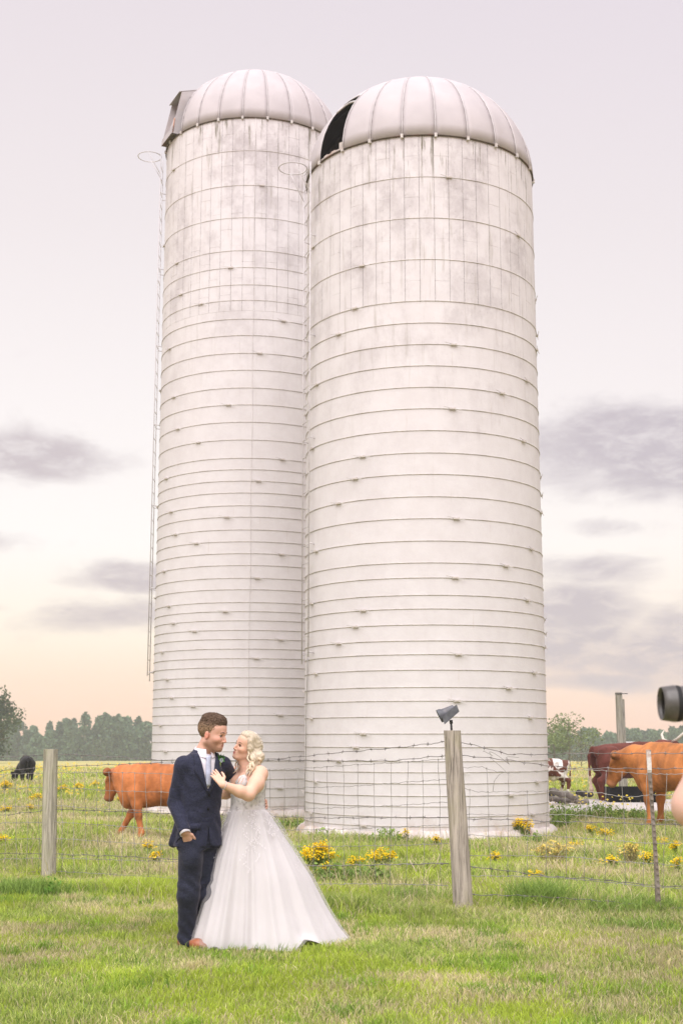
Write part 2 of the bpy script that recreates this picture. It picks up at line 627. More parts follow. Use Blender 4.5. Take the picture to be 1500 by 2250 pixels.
def dome_surface(R, h, a0, a1, e0, e1, nu=7, nv=16, bulge=0.006):
    a = np.linspace(a0, a1, nu); e = np.linspace(e0, e1, nv)
    A, E = np.meshgrid(a, e, indexing='ij')
    t = (A - a0) / (a1 - a0)
    b = 1 + bulge * np.sin(PI * t) ** 0.8
    r = R * np.cos(E) * b
    z = h * np.sin(E) * (1 + (b - 1) * 0.6)
    V = np.stack([r * np.sin(A), -r * np.cos(A), z], -1).reshape(-1, 3)
    return V, grid_faces(nu, nv)


def silo(cx, cy, H, hoops_py, label, top_courses, gores, openings, lug_phase, ladder, dirt_from, hd=1.95):
    D = math.hypot(cx, cy)
    rz = math.atan2(-cx, cy)
    root = thing('silo', (cx, cy, 0), label, 'silo', 'pair of white farm silos', rz)
    wallm = mat_silo('painted_concrete', H, dirt_from)
    L = lambda name, g, m, par=None, smooth=True: obj(name, g, m, par or root, smooth, local=True)
    da = 2 * PI / STAVES
    sh = 0.762
    zlow = H - top_courses * sh
    # painted-over lower wall: one shell; dark core behind the open joints above
    zs = np.linspace(-0.05, zlow, 24)
    V = np.concatenate([ring_pts(R_S, z, 128) for z in zs]).reshape(len(zs), 128, 3).transpose(1, 0, 2).reshape(-1, 3)
    L('wall', (V, grid_faces(128, len(zs), True)), wallm)
    zs = np.linspace(-0.05, H, 6)
    V = np.concatenate([ring_pts(R_S - 0.03, z, 96) for z in zs]).reshape(len(zs), 96, 3).transpose(1, 0, 2).reshape(-1, 3)
    L('inner_wall', (V, grid_faces(96, len(zs), True)), M['mortar'])
    # staves that can be told apart: single pieces in view, joined round the back
    gap = 0.0045
    V1, F1 = stave_geo(da, sh, gap, R_S + 0.002)
    me_full = meshdata('stave', V1, F1, True); me_full.set_sharp_from_angle(angle=0.5); me_full.materials.append(wallm)
    V2, F2 = stave_geo(da, sh / 2, gap, R_S + 0.002)
    me_half = meshdata('stave', V2, F2, True); me_half.set_sharp_from_angle(angle=0.5); me_half.materials.append(wallm)
    back = G()
    rr = random.Random(int(cx * 100))
    for k in range(STAVES):
        a = (k + 0.5) * da
        aw = (a + PI) % (2 * PI) - PI
        cs, sn = math.cos(a), math.sin(a)
        Rm = np.array(((cs, -sn, 0), (sn, cs, 0), (0, 0, 1)))
        pieces = []
        if k % 2 == 0:
            pieces = [(zlow + c * sh, 1) for c in range(top_courses)]
        else:
            pieces = [(zlow, 0)] + [(zlow + sh / 2 + c * sh, 1) for c in range(top_courses - 1)] + [(H - sh / 2, 0)]
        for z, full in pieces:
            off = rr.uniform(-0.0012, 0.0012)
            if abs(aw) < math.radians(84):
                inst('stave', me_full if full else me_half, root, (off * math.sin(a), -off * math.cos(a), z), a)
            else:
                Vv, Ff = (V1, F1) if full else (V2, F2)
                back.add(Vv @ Rm.T + np.array((0, 0, z)), Ff)
    tag(L('stave_back', back, wallm), kind='stuff')
    # hoops with their lugs
    ht = ring_pts(R_S + 0.005, 0, 128)
    hV, hF = tube(ht, 0.0060, 6, True)
    me_h = meshdata('hoop', hV, hF, True); me_h.materials.append(M['hoop'])
    lg = G()
    lg.box((0, -0.018, 0), (0.13, 0.03, 0.034))
    lg.box((-0.045, -0.034, 0), (0.03, 0.024, 0.044)); lg.box((0.045, -0.034, 0), (0.03, 0.024, 0.044))
    lg.tube([(-0.19, -0.05, 0.04), (-0.05, -0.03, 0.012)], 0.0065, 5); lg.tube([(0.05, -0.03, -0.012), (0.19, -0.05, -0.032)], 0.0065, 5)
    lV, lF, _ = lg.get()
    me_l = meshdata('lug', lV, lF, False); me_l.materials.append(M['lug'])
    for i, py in enumerate(hoops_py):
        z = elev_z(py, D - R_S)
        if z > H - 0.05 or z < 0.02: continue
        hp = inst('hoop', me_h, root, (0, 0, z))
        base = lug_phase[i % len(lug_phase)]
        for q in range(3):
            a = math.radians(base + 120 * q)
            lug = inst('lug', me_l, hp, tuple(ang_pt(R_S + 0.008, a, 0.0)), a, (0.85, 0.75, 0.75))
    # dome: gores between standing ribs
    ridx = sorted(gores)
    for i, g0 in enumerate(ridx):
        g1 = ridx[(i + 1) % len(ridx)]
        if g1 <= g0: g1 += 360
        e_lo = openings.get(g0, 0.0)
        V, F = dome_surface(R_S + 0.02, hd, math.radians(g0), math.radians(g1), math.radians(e_lo), math.radians(88.5), nv=14)
        V[:, 2] += H
        p = L('dome_panel', (V, F), M['dome'])
        mo = p.modifiers.new('thick', 'SOLIDIFY'); mo.thickness = 0.004; mo.offset = -1
        e = np.linspace(0.0, math.radians(87), 16)
        r = (R_S + 0.026) * np.cos(e)
        a = math.radians(g0)
        pts = np.stack([r * math.sin(a), -r * math.cos(a), H + hd * np.sin(e)], 1)
        L('rib', G().tube(pts, 0.010, 5), M['dome_rib'])
        cp = ang_pt(R_S + 0.03, a, H - 0.01)
        cs, sn = math.cos(a), math.sin(a)
        L('rib_clip', G().box(cp, (0.045, 0.05, 0.07), ((cs, -sn, 0), (sn, cs, 0), (0, 0, 1))), M['lug'], smooth=False)
    capv, capf = dome_surface(R_S + 0.03, hd + 0.01, 0, 2 * PI, math.radians(86), math.radians(90), 24, 4, 0.0)
    capv[:, 2] += H
    L('dome_cap', (capv, capf), M['dome'])
    rv, rf = tube(ring_pts(R_S + 0.018, H + 0.0, 96), 0.017, 6, True)
    L('rim_band', (rv, rf), M['rim'])
    # footing
    n = 72
    prof = [(R_S - 0.02, 0.16), (R_S + 0.05, 0.15), (R_S + 0.11, 0.09), (R_S + 0.14, 0.0), (R_S + 0.15, -0.1)]
    V = []
    for k in range(n):
        a = 2 * PI * k / n
        for (r, z) in prof:
            j = 0.02 * math.sin(7 * a + cx) + 0.018 * math.sin(19 * a + 2 * r) + rr.uniform(-0.012, 0.012)
            V.append(ang_pt(r + (j if r > R_S else 0), a, z + (j * 0.8 if z > 0 else 0)))
    L('footing', (np.array(V), grid_faces(n, len(prof), True)), M['footing'])
    # ladder with ring at the top
    la, ro, z0, z1, ringr, ringz = ladder
    la = math.radians(la)
    tang = np.array((math.cos(la), math.sin(la), 0)); rad = np.array((math.sin(la), -math.cos(la), 0))
    c = rad * (R_S + ro)
    lad = L('ladder', G().tube([c - tang * 0.2 + (0, 0, z0), c - tang * 0.2 + (0, 0, z1)], 0.0115, 6)
            .tube([c + tang * 0.2 + (0, 0, z0 + 0.1), c + tang * 0.2 + (0, 0, z1)], 0.0115, 6), M['ladder'])
    rg = meshdata('rung', *tube([-tang * 0.2, tang * 0.2], 0.007, 5)); rg.materials.append(M['ladder'])
    z = z0 + 0.15
    while z < z1:
        inst('rung', rg, lad, tuple(c + (0, 0, z)))
        z += 0.32
    z = z0 + 0.2
    while z < z1:
        for sgn in (-1, 1):
            p = c + tang * 0.2 * sgn
            L('bracket', G().tube([p + (0, 0, z), rad * (R_S - 0.01) + tang * 0.2 * sgn + (0, 0, z - 0.03)], 0.01, 5), M['ladder'], lad)
        z += 1.9
    rc = c + rad * (ringr + 0.02)
    t = np.linspace(0, 2 * PI, 32, endpoint=False)
    ring = rc + ringr * (np.cos(t)[:, None] * rad + np.sin(t)[:, None] * tang) + np.array((0, 0, ringz))
    L('safety_ring', G().tube(ring, 0.010, 6, True), M['ladder'], lad)
    L('ring_stay', G().tube([rc + tang * ringr * 0.8 + (0, 0, ringz), c + tang * 0.2 + (0, 0, ringz - 0.55)], 0.008, 5), M['ladder'], lad)
    L('ring_stay', G().tube([rc - tang * ringr * 0.8 + (0, 0, ringz), c - tang * 0.2 + (0, 0, ringz - 0.55)], 0.008, 5), M['ladder'], lad)
    return root, L


HOOPS_R = [391, 481, 572, 663, 711, 758, 805, 852, 899, 947, 996, 1043, 1092, 1140, 1189, 1237, 1270, 1308, 1338, 1373, 1408, 1438,
           1472, 1510, 1540, 1575, 1612, 1642, 1673, 1697, 1722, 1749, 1772, 1795, 1816]
HOOPS_L = [334, 410, 481, 553, 590, 628, 662, 703, 739, 778, 815, 854, 891, 929, 968, 1008, 1033, 1058, 1084, 1112, 1137, 1165, 1191,
           1217, 1243, 1271, 1296, 1324, 1344, 1364, 1385, 1405, 1426, 1447, 1467, 1489, 1510, 1531, 1551, 1571, 1592, 1613, 1631, 1651,
           1672, 1692, 1712, 1732, 1752, 1772]
CR = (1.482, 23.02); CL = (-2.088, 29.13)
H_R = elev_z(300, math.hypot(*CR) - R_S)
H_L = elev_z(262, math.hypot(*CL) - R_S)
g_r = [-39 + 15.65 * k for k in range(9)]
rest = np.linspace(g_r[-1], 360 - 57, 10)[1:]
g_r = [round((g % 360), 3) for g in g_r] + [round(float(g), 3) for g in rest]
siloR, LR_ = silo(CR[0], CR[1], H_R, HOOPS_R,
                  'wide white stave silo with a dark open gap in its dome', 4, g_r,
                  {round(360 - 57, 3): 40.0}, [14, 55, -28, 88, -42, 15, -60, 40],
                  (-68.5, 0.09, 2.9, H_R + 0.1, 0.26, H_R + 0.02), 4.5)
g_l = [round((-8 + 15.0 * k) % 360, 3) for k in range(24)]
siloL, LL_ = silo(CL[0], CL[1], H_L, HOOPS_L,
                  'taller white stave silo with a hooded loading hatch on its dome', 6, g_l,
                  {round((-8 - 60) % 360, 3): 30.0}, [-62, 4, 38, -55, -14, 70, -33, 18],
                  (-93, 0.13, 2.9, H_L + 0.05, 0.28, H_L + 0.05), 7.0, 2.04)


def silo_details():
    # open gap in the near dome: bent cross rail and sill
    H = H_R
    a0, a1 = math.radians(-57), math.radians(-39)
    for e, r, nm in ((33, 0.022, 'cross_rail'), (40, 0.02, 'cross_rail')):
        a = np.linspace(a0, a1, 8)
        ee = math.radians(e) + 0.05 * np.sin(np.linspace(0, PI, 8))
        rr = (R_S + 0.01) * np.cos(ee)
        LR_(nm, G().tube(np.stack([rr * np.sin(a), -rr * np.cos(a), H + 1.95 * np.sin(ee)], 1), r, 5), M['dome_rib'])
    g = G()
    for k in range(6):
        t0 = a0 + (a1 - a0) * k / 6; t1 = a0 + (a1 - a0) * (k + 1) / 6
        h = 0.06 + 0.02 * (k % 2) + (0.09 if k == 5 else 0)
        V = [ang_pt(R_S + 0.0, t0, H), ang_pt(R_S + 0.0, t1, H), ang_pt(R_S, t1, H + h), ang_pt(R_S, t0, H + h),
             ang_pt(R_S - 0.05, t0, H), ang_pt(R_S - 0.05, t1, H), ang_pt(R_S - 0.05, t1, H + h), ang_pt(R_S - 0.05, t0, H + h)]
        g.add(V, np.array([(0, 1, 2, 3), (5, 4, 7, 6), (3, 2, 6, 7), (1, 5, 6, 2), (4, 0, 3, 7)]))
    LR_('broken_sill', g, M['footing'], smooth=False)
    # loose cable down the near silo's ladder side
    pts = []
    for k in range(14):
        z = 3.0 - k * 0.2
        a = math.radians(-70 - 0.35 * k + 0.5 * math.sin(k))
        pts.append(ang_pt(R_S + 0.03, a, z))
    LR_('cable', G().tube(pts, 0.008, 5), M['wire'])
    # far silo: hooded hatch on the dome
    H = H_L
    A = math.radians(-68)
    hw = 0.36
    tang = np.array((math.cos(A), math.sin(A), 0)); rad = np.array((math.sin(A), -math.cos(A), 0))
    P = lambda r, s, z: rad * r + tang * s + np.array((0, 0, H + z))

    def plate(name, pts, m, th=0.012):
        pts = [np.array(p) for p in pts]
        nrm = np.cross(pts[1] - pts[0], pts[2] - pts[0]); nrm /= np.linalg.norm(nrm)
        V = pts + [p - nrm * th for p in pts]
        n = len(pts)
        F = [np.array([list(range(n)), list(range(2 * n - 1, n - 1, -1))])]
        F.append(np.array([(i, i + n, (i + 1) % n + n, (i + 1) % n) for i in range(n)]))
        return LL_(name, (np.array(V), F), m, smooth=False)
    rb, rt_, top = R_S + 0.13, R_S - 0.10, 1.12
    hood = plate('hatch_side', [P(rb, hw, 0.04), P(rt_, hw, top), P(R_S - 0.75, hw, top + 0.22), P(R_S - 0.15, hw, 0.04)], M['hood'])
    plate('hatch_side', [P(rb, -hw, 0.04), P(rt_, -hw, top), P(R_S - 0.75, -hw, top + 0.22), P(R_S - 0.15, -hw, 0.04)], M['hood'])
    plate('hatch_roof', [P(rt_ + 0.06, -hw - 0.02, top), P(rt_ + 0.06, hw + 0.02, top), P(R_S - 0.78, hw + 0.02, top + 0.24), P(R_S - 0.78, -hw - 0.02, top + 0.24)], M['hood'])
    plate('hatch_sill', [P(rb, -hw - 0.03, 0.03), P(rb, hw + 0.03, 0.03), P(rb - 0.02, hw + 0.03, 0.20), P(rb - 0.02, -hw - 0.03, 0.20)], M['hood'])
    plate('hatch_floor', [P(rb, -hw, 0.03), P(rb, hw, 0.03), P(R_S - 0.1, hw, 0.03), P(R_S - 0.1, -hw, 0.03)], M['rim'])
    LL_('hatch_latch', G().tube([P(R_S + 0.06, hw + 0.012, 0.42), P(R_S + 0.10, hw + 0.012, 0.06)], 0.014, 5), mat('rust_stain', (0.45, 0.24, 0.16), 0.8))
    # lightning rod and its cable down the front
    fx = 0.0
    LL_('lightning_rod', G().tube([ang_pt(R_S + 0.02, 0.0, H), ang_pt(R_S - 0.12, 0.0, H + 0.55)], 0.011, 5)
        .box(ang_pt(R_S - 0.11, 0.0, H + 0.52), (0.10, 0.06, 0.05)).box(ang_pt(R_S - 0.12, 0, H + 0.58), (0.04, 0.04, 0.10)), M['darkiron'])
    pts = [ang_pt(R_S + 0.022, 0.0 - 0.006 * k / 30 + 0.004 * math.sin(k), H - (H - 0.3) * k / 30) for k in range(31)]
    LL_('cable', G().tube(pts, 0.005, 5), mat('painted_cable', (0.70, 0.67, 0.66), 0.7, 0.1, 4))


silo_details()


# ------------------------------------------------------------------ wire fence
FP = on_ground(107, 1938); RP = on_ground(1018, 2006); TP = on_ground(1449, 2014)


def fence_plane(px, py, A, B):
    """point on the upright plane through ground points A and B seen at this pixel"""
    d = ray(px, py)
    n = np.array((B[1] - A[1], -(B[0] - A[0]), 0.0))
    t = np.dot(n[:2], A[:2]) / np.dot(n[:2], d[:2])
    return np.array((d[0] * t, d[1] * t, CAM_H + d[2] * t))


def post_geo(base, top, r0, r1, n=22, m=30, seed=1, slope=0.0):
    rg = random.Random(seed)
    base = np.array(base, float); top = np.array(top, float)
    b = base - (top - base) / np.linalg.norm(top - base) * 0.25
    V = []
    ph = [rg.uniform(0, 6.28) for _ in range(5)]
    crack = [(rg.uniform(-PI, PI), rg.uniform(0.004, 0.009)) for _ in range(4)]
    for i in range(m):
        t = i / (m - 1)
        c = b + (top - b) * t
        r = r0 + (r1 - r0) * t
        for j in range(n):
            a = 2 * PI * j / n
            rr = r * (1 + 0.02 * math.sin(3 * a + ph[0] + 2 * t) + 0.012 * math.sin(5 * a + ph[1] - 3 * t) + 0.01 * math.sin(9 * t + ph[2]))
            for (ca, dp) in crack:
                dd = abs((a - ca - 0.15 * math.sin(4 * t + ca) + PI) % (2 * PI) - PI)
                if dd < 0.16: rr -= dp * (1 - dd / 0.16)
            V.append(c + np.array((rr * math.cos(a), rr * math.sin(a), slope * math.cos(a) * r if i == m - 1 else 0)))
    F = grid_faces(m, n + 0)
    F = np.stack([np.array((i * n + j, i * n + (j + 1) % n, (i + 1) * n + (j + 1) % n, (i + 1) * n + j)) for i in range(m - 1) for j in range(n)])
    V.append(top - np.array((0, 0, 0.004)))
    k = len(V) - 1
    cap = np.array([((m - 1) * n + j, (m - 1) * n + (j + 1) % n, k) for j in range(n)])
    return np.array(V), [F, cap]


def interp_px(pts, xs):
    p = sorted(pts)
    return np.interp(xs, [q[0] for q in p], [q[1] for q in p])


def fence():
    root = thing('wire_fence', RP, 'sagging woven wire and barbed wire fence on wooden posts and a steel post', 'fence')
    # posts
    lt = at_y(112, 1646, FP[1]); rt = at_y(993, 1605, RP[1] + 0.0)
    o = obj('post', post_geo(FP, lt, 0.088, 0.082, seed=3), M['wood'], root); o['label'] = 'shorter upright round wooden post'; autosmooth(o, 50)
    o = obj('post', post_geo(RP, rt, 0.098, 0.082, seed=8), M['wood_r'], root); o['label'] = 'taller leaning wooden post'; autosmooth(o, 50)
    tt = at_y(1422, 1647, TP[1])
    d = (tt - TP)
    g = G()
    g.tube([TP - d * 0.15, TP + d * 0.86], [0.019, 0.019], 4)
    g.box((TP + tt) / 2 - np.array((0, -0.02, 0)), (0.012, 0.03, 1.5))
    for k in range(22):
        q = TP + d * (0.03 + 0.82 * k / 22)
        g.box(q - np.array((0, 0.02, 0)), (0.026, 0.016, 0.02))
    tp = obj('steel_post', g, M['tpost'], root, smooth=False); tp['label'] = 'thin rusty steel post with a white tip'
    obj('post_tip', G().tube([TP + d * 0.86, tt], [0.0195, 0.019], 4).box(TP + d * 0.93 - np.array((0, 0.02, 0)), (0.04, 0.012, 0.17)), M['tpost_top'], tp, smooth=False)
    # next posts out of sight on both sides
    LP = FP + (FP - RP) / np.linalg.norm(FP - RP) * 5.2
    XP = TP + (TP - RP) / np.linalg.norm(TP - RP) * 4.2
    obj('post', post_geo(LP, LP + np.array((0, 0, 1.5)), 0.088, 0.08, seed=5), M['wood'], root)
    obj('post', post_geo(XP, XP + np.array((0, 0, 1.55)), 0.09, 0.08, seed=6), M['wood'], root)
    rg = random.Random(4)
    off = np.array((-(RP[1] - FP[1]), RP[0] - FP[0], 0)); off /= np.linalg.norm(off)
    if off[1] > 0: off = -off

    def span(A, B, pxs, pts, n=90, wob=0.004, crimp=0.0):
        xs = np.linspace(pxs[0], pxs[1], n)
        ys = interp_px(pts, xs)
        P = np.array([fence_plane(x, y, A, B) for x, y in zip(xs, ys)])
        ph = rg.uniform(0, 6)
        P[:, 2] += wob * np.sin(np.arange(n) * 0.9 + ph) + np.array([rg.uniform(-1, 1) for _ in range(n)]) * wob * 0.6
        if crimp: P[:, 2] += crimp * np.sin(np.arange(n) * 2.3)
        return P

    def barbs(P, every=0.13):
        g = G()
        s = 0
        L = np.linalg.norm(np.diff(P, axis=0), axis=1)
        acc = 0
        for i, l in enumerate(L):
            acc += l
            if acc > every:
                acc = 0
                p = P[i + 1]
                for q in range(2):
                    v = np.array((rg.uniform(-0.3, 0.3), rg.uniform(-1, 1), rg.uniform(-1, 1)))
                    v = v / np.linalg.norm(v) * 0.021
                    g.tube([p - v, p + v], 0.0019, 3)
                t = (P[min(i + 2, len(P) - 1)] - p); t = t / (np.linalg.norm(t) + 1e-9) * 0.014
                g.tube([p - t, p + t], 0.0052, 4)
        return g

    WR = 0.0032
    # --- barbed strands (left of the lit post, then right of it)
    strands_l = [[(-400, 1668), (0, 1664), (127, 1657), (200, 1660), (330, 1669), (430, 1672), (600, 1668), (720, 1656), (880, 1642), (985, 1629)],
                 [(-400, 1696), (0, 1694), (127, 1684), (300, 1678), (430, 1674), (600, 1670), (700, 1672), (870, 1671), (930, 1665), (985, 1659)],
                 [(-400, 1800), (0, 1792), (127, 1778), (280, 1784), (430, 1790), (700, 1797), (985, 1796)],
                 [(-400, 1890), (0, 1875), (127, 1877), (250, 1881), (420, 1890), (700, 1903), (985, 1897)]]
    strands_r = [[(1004, 1629), (1060, 1642), (1115, 1657), (1200, 1658), (1300, 1655), (1425, 1656), (1500, 1655), (1900, 1650)],
                 [(1006, 1660), (1060, 1664), (1130, 1672), (1200, 1682), (1260, 1688), (1425, 1689), (1500, 1689), (1900, 1684)],
                 [(1012, 1799), (1120, 1801), (1240, 1806), (1330, 1807), (1425, 1811), (1500, 1812), (1900, 1812)],
                 [(1025, 1903), (1110, 1913), (1200, 1925), (1300, 1931), (1440, 1946), (1500, 1948), (1900, 1960)],
                 [(1030, 1966), (1150, 1968), (1280, 1976), (1350, 1982), (1440, 1994), (1500, 1996), (1900, 2010)]]
    for pts in strands_l:
        P = span(FP, RP, (-330, 986), pts, 170)
        w = obj('barbed_wire', G().tube(P, WR, 4), M['barb'], root)
        tag(obj('barbs', barbs(P), M['barb'], w, smooth=False), kind='stuff')
    for pts in strands_r:
        P = span(RP, TP, (1004, 1880), pts, 120)
        w = obj('barbed_wire', G().tube(P, WR, 4), M['barb'], root)
        tag(obj('barbs', barbs(P), M['barb'], w, smooth=False), kind='stuff')
    # --- woven mesh
    mesh_l = [[(-400, 1712), (127, 1698), (250, 1697), (385, 1701), (600, 1691), (700, 1686), (790, 1680), (870, 1676), (985, 1667)],
              [(-400, 1745), (127, 1729), (250, 1738), (385, 1741), (600, 1733), (780, 1727), (900, 1718), (985, 1712)],
              [(-400, 1782), (127, 1770), (250, 1779), (385, 1782), (600, 1778), (780, 1774), (900, 1768), (985, 1762)],
              [(-400, 1815), (127, 1806), (250, 1814), (385, 1824), (600, 1824), (780, 1821), (900, 1816), (985, 1812)],
              [(-400, 1850), (127, 1842), (250, 1850), (385, 1858), (700, 1860), (900, 1857), (985, 1853)],
              [(-400, 1895), (127, 1885), (385, 1893), (700, 1902), (850, 1900), (985, 1896)],
              [(-400, 1930), (127, 1914), (385, 1929), (700, 1942), (850, 1942), (985, 1945)]]
    mesh_r = [[(1012, 1687), (1060, 1685), (1090, 1695), (1115, 1698), (1200, 1695), (1280, 1690), (1425, 1701), (1500, 1701), (1900, 1700)],
              [(1014, 1728), (1045, 1740), (1130, 1739), (1200, 1738), (1300, 1740), (1380, 1752), (1425, 1747), (1500, 1746), (1900, 1745)],
              [(1020, 1788), (1080, 1790), (1200, 1790), (1260, 1790), (1340, 1797), (1425, 1801), (1500, 1802), (1900, 1804)],
              [(1025, 1834), (1100, 1838), (1200, 1836), (1300, 1843), (1425, 1853), (1500, 1853), (1900, 1858)],
              [(1028, 1880), (1150, 1880), (1260, 1883), (1360, 1893), (1440, 1898), (1500, 1902), (1900, 1908)],
              [(1030, 1924), (1200, 1926), (1300, 1935), (1440, 1949), (1500, 1951), (1900, 1960)]]
    for (A, B, rows, rngx, step, names) in ((FP, RP, mesh_l, (-330, 986), 34.0, 'l'), (RP, TP, mesh_r, (1012, 1880), 45.0, 'r')):
        for pts in rows:
            P = span(A, B, rngx, pts, 170 if names == 'l' else 110, 0.0025, 0.004)
            P += off * 0.012
            obj('line_wire', G().tube(P, 0.0026, 4), M['wire'], root)
        # stays: evenly spaced along the fence in the real world
        a0 = fence_plane(rngx[0], 1800, A, B); a1 = fence_plane(rngx[1], 1800, A, B)
        ln = np.linalg.norm((a1 - a0)[:2]); ns = int(ln / 0.175)
        for k in range(ns):
            w = a0 + (a1 - a0) * (k + 0.5) / ns
            px = 750 + FPX * (w[0] / (w[1] * _c + (w[2] - CAM_H) * _s))
            if px < rngx[0] or px > rngx[1]: continue
            lean = rg.uniform(-9, 5) if names == 'l' else rg.uniform(-14, 14)
            P = []
            kn = G()
            skip_top = names == 'r' and px < 1190
            for i, pts in enumerate(rows):
                if skip_top and i == 0 and rg.random() < 0.6: continue
                xx = px + lean * (i / len(rows) - 0.5) * -1.0 + rg.uniform(-1.5, 1.5)
                q = fence_plane(xx, float(interp_px(pts, [xx])[0]), A, B) + off * 0.012
                P.append(q)
                kn.box(q, (0.011, 0.011, 0.014))
            # bends between knots
            Q = []
            for a, b in zip(P[:-1], P[1:]):
                Q += [a, (a + b) / 2 + np.array((rg.uniform(-1, 1) * 0.006, 0, 0))]
            Q.append(P[-1])
            st = obj('stay_wire', G().tube(Q, 0.0024, 4), M['wire'], root)
            tag(obj('knots', kn, M['wire'], st, smooth=False), kind='stuff')
    # loose tangle of wire by the leaning post
    tang = []
    for k in range(60):
        t = k / 59
        tang.append(fence_plane(1060 + 75 * t + 11 * math.sin(13 * t), 1650 + 36 * t * (1.4 - t) + 13 * math.sin(11 * t + 0.7) * math.sin(PI * t), RP, TP))
    obj('loose_wire', G().tube(tang, 0.0022, 4), M['wire'], root)
    tang = [fence_plane(x, y, RP, TP) for x, y in ((1080, 1668), (1098, 1683), (1110, 1695), (1096, 1702), (1085, 1716), (1082, 1740))]
    obj('loose_wire', G().tube(tang, 0.0022, 4), M['wire'], root)
    # floodlight bolted on the leaning post
    P0 = rt
    fl = thing('floodlight', P0, 'small dark metal floodlight bolted on top of the leaning post', 'floodlight')
    W = lambda px, py, dy=0.0: at_y(px, py, P0[1] + dy)
    obj('stem', G().tube([W(991.5, 1606), W(990.5, 1589)], 0.0105, 8).tube([W(991, 1590), W(990, 1582)], 0.016, 8), M['darkiron'], fl)
    grey = mat('lamp_grey_paint', (0.10, 0.105, 0.12), 0.6, 0.25, 22, col2=(0.22, 0.2, 0.2), amount=0.5)
    # side shade plate (tilted) on the near side, one on the far side, bell housing between
    def slab(pts, dy0, dy1):
        V = [W(x, y, dy0) for x, y in pts] + [W(x, y, dy1) for x, y in pts]
        n = len(pts)
        F = [np.array([list(range(n)), list(range(2 * n - 1, n - 1, -1))]), np.array([(i, i + n, (i + 1) % n + n, (i + 1) % n) for i in range(n)])]
        return np.array(V), F
    plate = [(976, 1592), (971, 1576), (1002.5, 1547.5), (1008.5, 1563.5)]
    obj('shade_plate', slab(plate, -0.075, -0.069), grey, fl, smooth=False)
    obj('shade_plate', slab(plate, 0.069, 0.075), grey, fl, smooth=False)
    ax0, ax1 = W(964, 1574), W(1000, 1556)
    axis = (ax1 - ax0)
    u = axis / np.linalg.norm(axis); n1 = np.array((0.0, 1.0, 0.0)); n2 = np.cross(u, n1)
    t = np.linspace(0, 2 * PI, 24, endpoint=False)
    prof = [(0.0, 0.066), (0.16, 0.064), (0.28, 0.052), (0.7, 0.045), (0.92, 0.04), (1.0, 0.02)]
    V = np.concatenate([ax0 + axis * s + r * (np.cos(t)[:, None] * n1 + np.sin(t)[:, None] * n2) for s, r in prof])
    F = np.array([(i * 24 + j, i * 24 + (j + 1) % 24, (i + 1) * 24 + (j + 1) % 24, (i + 1) * 24 + j) for i in range(len(prof) - 1) for j in range(24)])
    obj('housing', (V, F), grey, fl)
    V = np.concatenate([ax0 + axis * s + r * (np.cos(t)[:, None] * n1 + np.sin(t)[:, None] * n2) for s, r in ((0.06, 0.06), (0.04, 0.03), (0.03, 0.001))])
    F = np.array([(i * 24 + j, i * 24 + (j + 1) % 24, (i + 1) * 24 + (j + 1) % 24, (i + 1) * 24 + j) for i in range(2) for j in range(24)])
    obj('lens', (V, F), mat('lamp_glass', (0.55, 0.55, 0.52), 0.15, 0.05, 5), fl)
    obj('knob', G().box(W(986, 1556), (0.03, 0.03, 0.022)).tube([W(986, 1562), W(985, 1553)], 0.009, 6), M['darkiron'], fl, smooth=False)


fence()


# ------------------------------------------------------------------ grass
def blades(x, y, h, w, lean, col, z=None):
    """triangular two-segment blades"""
    n = len(x)
    z = gz(x, y) if z is None else z
    a = RNG.uniform(0, 2 * PI, n)
    dx, dy = np.cos(a) * w / 2, np.sin(a) * w / 2
    b = RNG.uniform(0, 2 * PI, n)
    lx, ly = np.cos(b) * lean * h, np.sin(b) * lean * h
    base = np.stack([x, y, z - 0.005], 1)
    V = np.empty((n, 5, 3))
    V[:, 0] = base + np.stack([dx, dy, np.zeros(n)], 1)
    V[:, 1] = base - np.stack([dx, dy, np.zeros(n)], 1)
    mid = base + np.stack([lx * 0.35, ly * 0.35, h * 0.6], 1)
    V[:, 2] = mid + np.stack([dx, dy, np.zeros(n)], 1) * 0.75
    V[:, 3] = mid - np.stack([dx, dy, np.zeros(n)], 1) * 0.75
    V[:, 4] = base + np.stack([lx, ly, h * np.sqrt(np.clip(1 - (lean * 0.6) ** 2, 0.15, 1))], 1)
    i = np.arange(n)[:, None] * 5
    F4 = i + np.array([[0, 1, 3, 2]]); F3 = i + np.array([[2, 3, 4]])
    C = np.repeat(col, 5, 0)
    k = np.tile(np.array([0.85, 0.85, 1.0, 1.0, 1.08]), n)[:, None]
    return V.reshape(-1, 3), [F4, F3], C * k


def vnoise(x, y, s, seed=0):
    """cheap smooth value noise"""
    r = np.random.default_rng(seed).uniform(0, 1, (64, 64))
    u, v = x / s, y / s
    i, j = np.floor(u).astype(int), np.floor(v).astype(int)
    f, g = u - i, v - j
    f = f * f * (3 - 2 * f); g = g * g * (3 - 2 * g)
    q = lambda a, b: r[a % 64, b % 64]
    return (q(i, j) * (1 - f) + q(i + 1, j) * f) * (1 - g) + (q(i, j + 1) * (1 - f) + q(i + 1, j + 1) * f) * g


def fence_y(x):
    """line of the fence on the ground"""
    return np.where(x < RP[0], RP[1] + (x - RP[0]) * (FP[1] - RP[1]) / (FP[0] - RP[0]), RP[1] + (x - RP[0]) * (TP[1] - RP[1]) / (TP[0] - RP[0]))


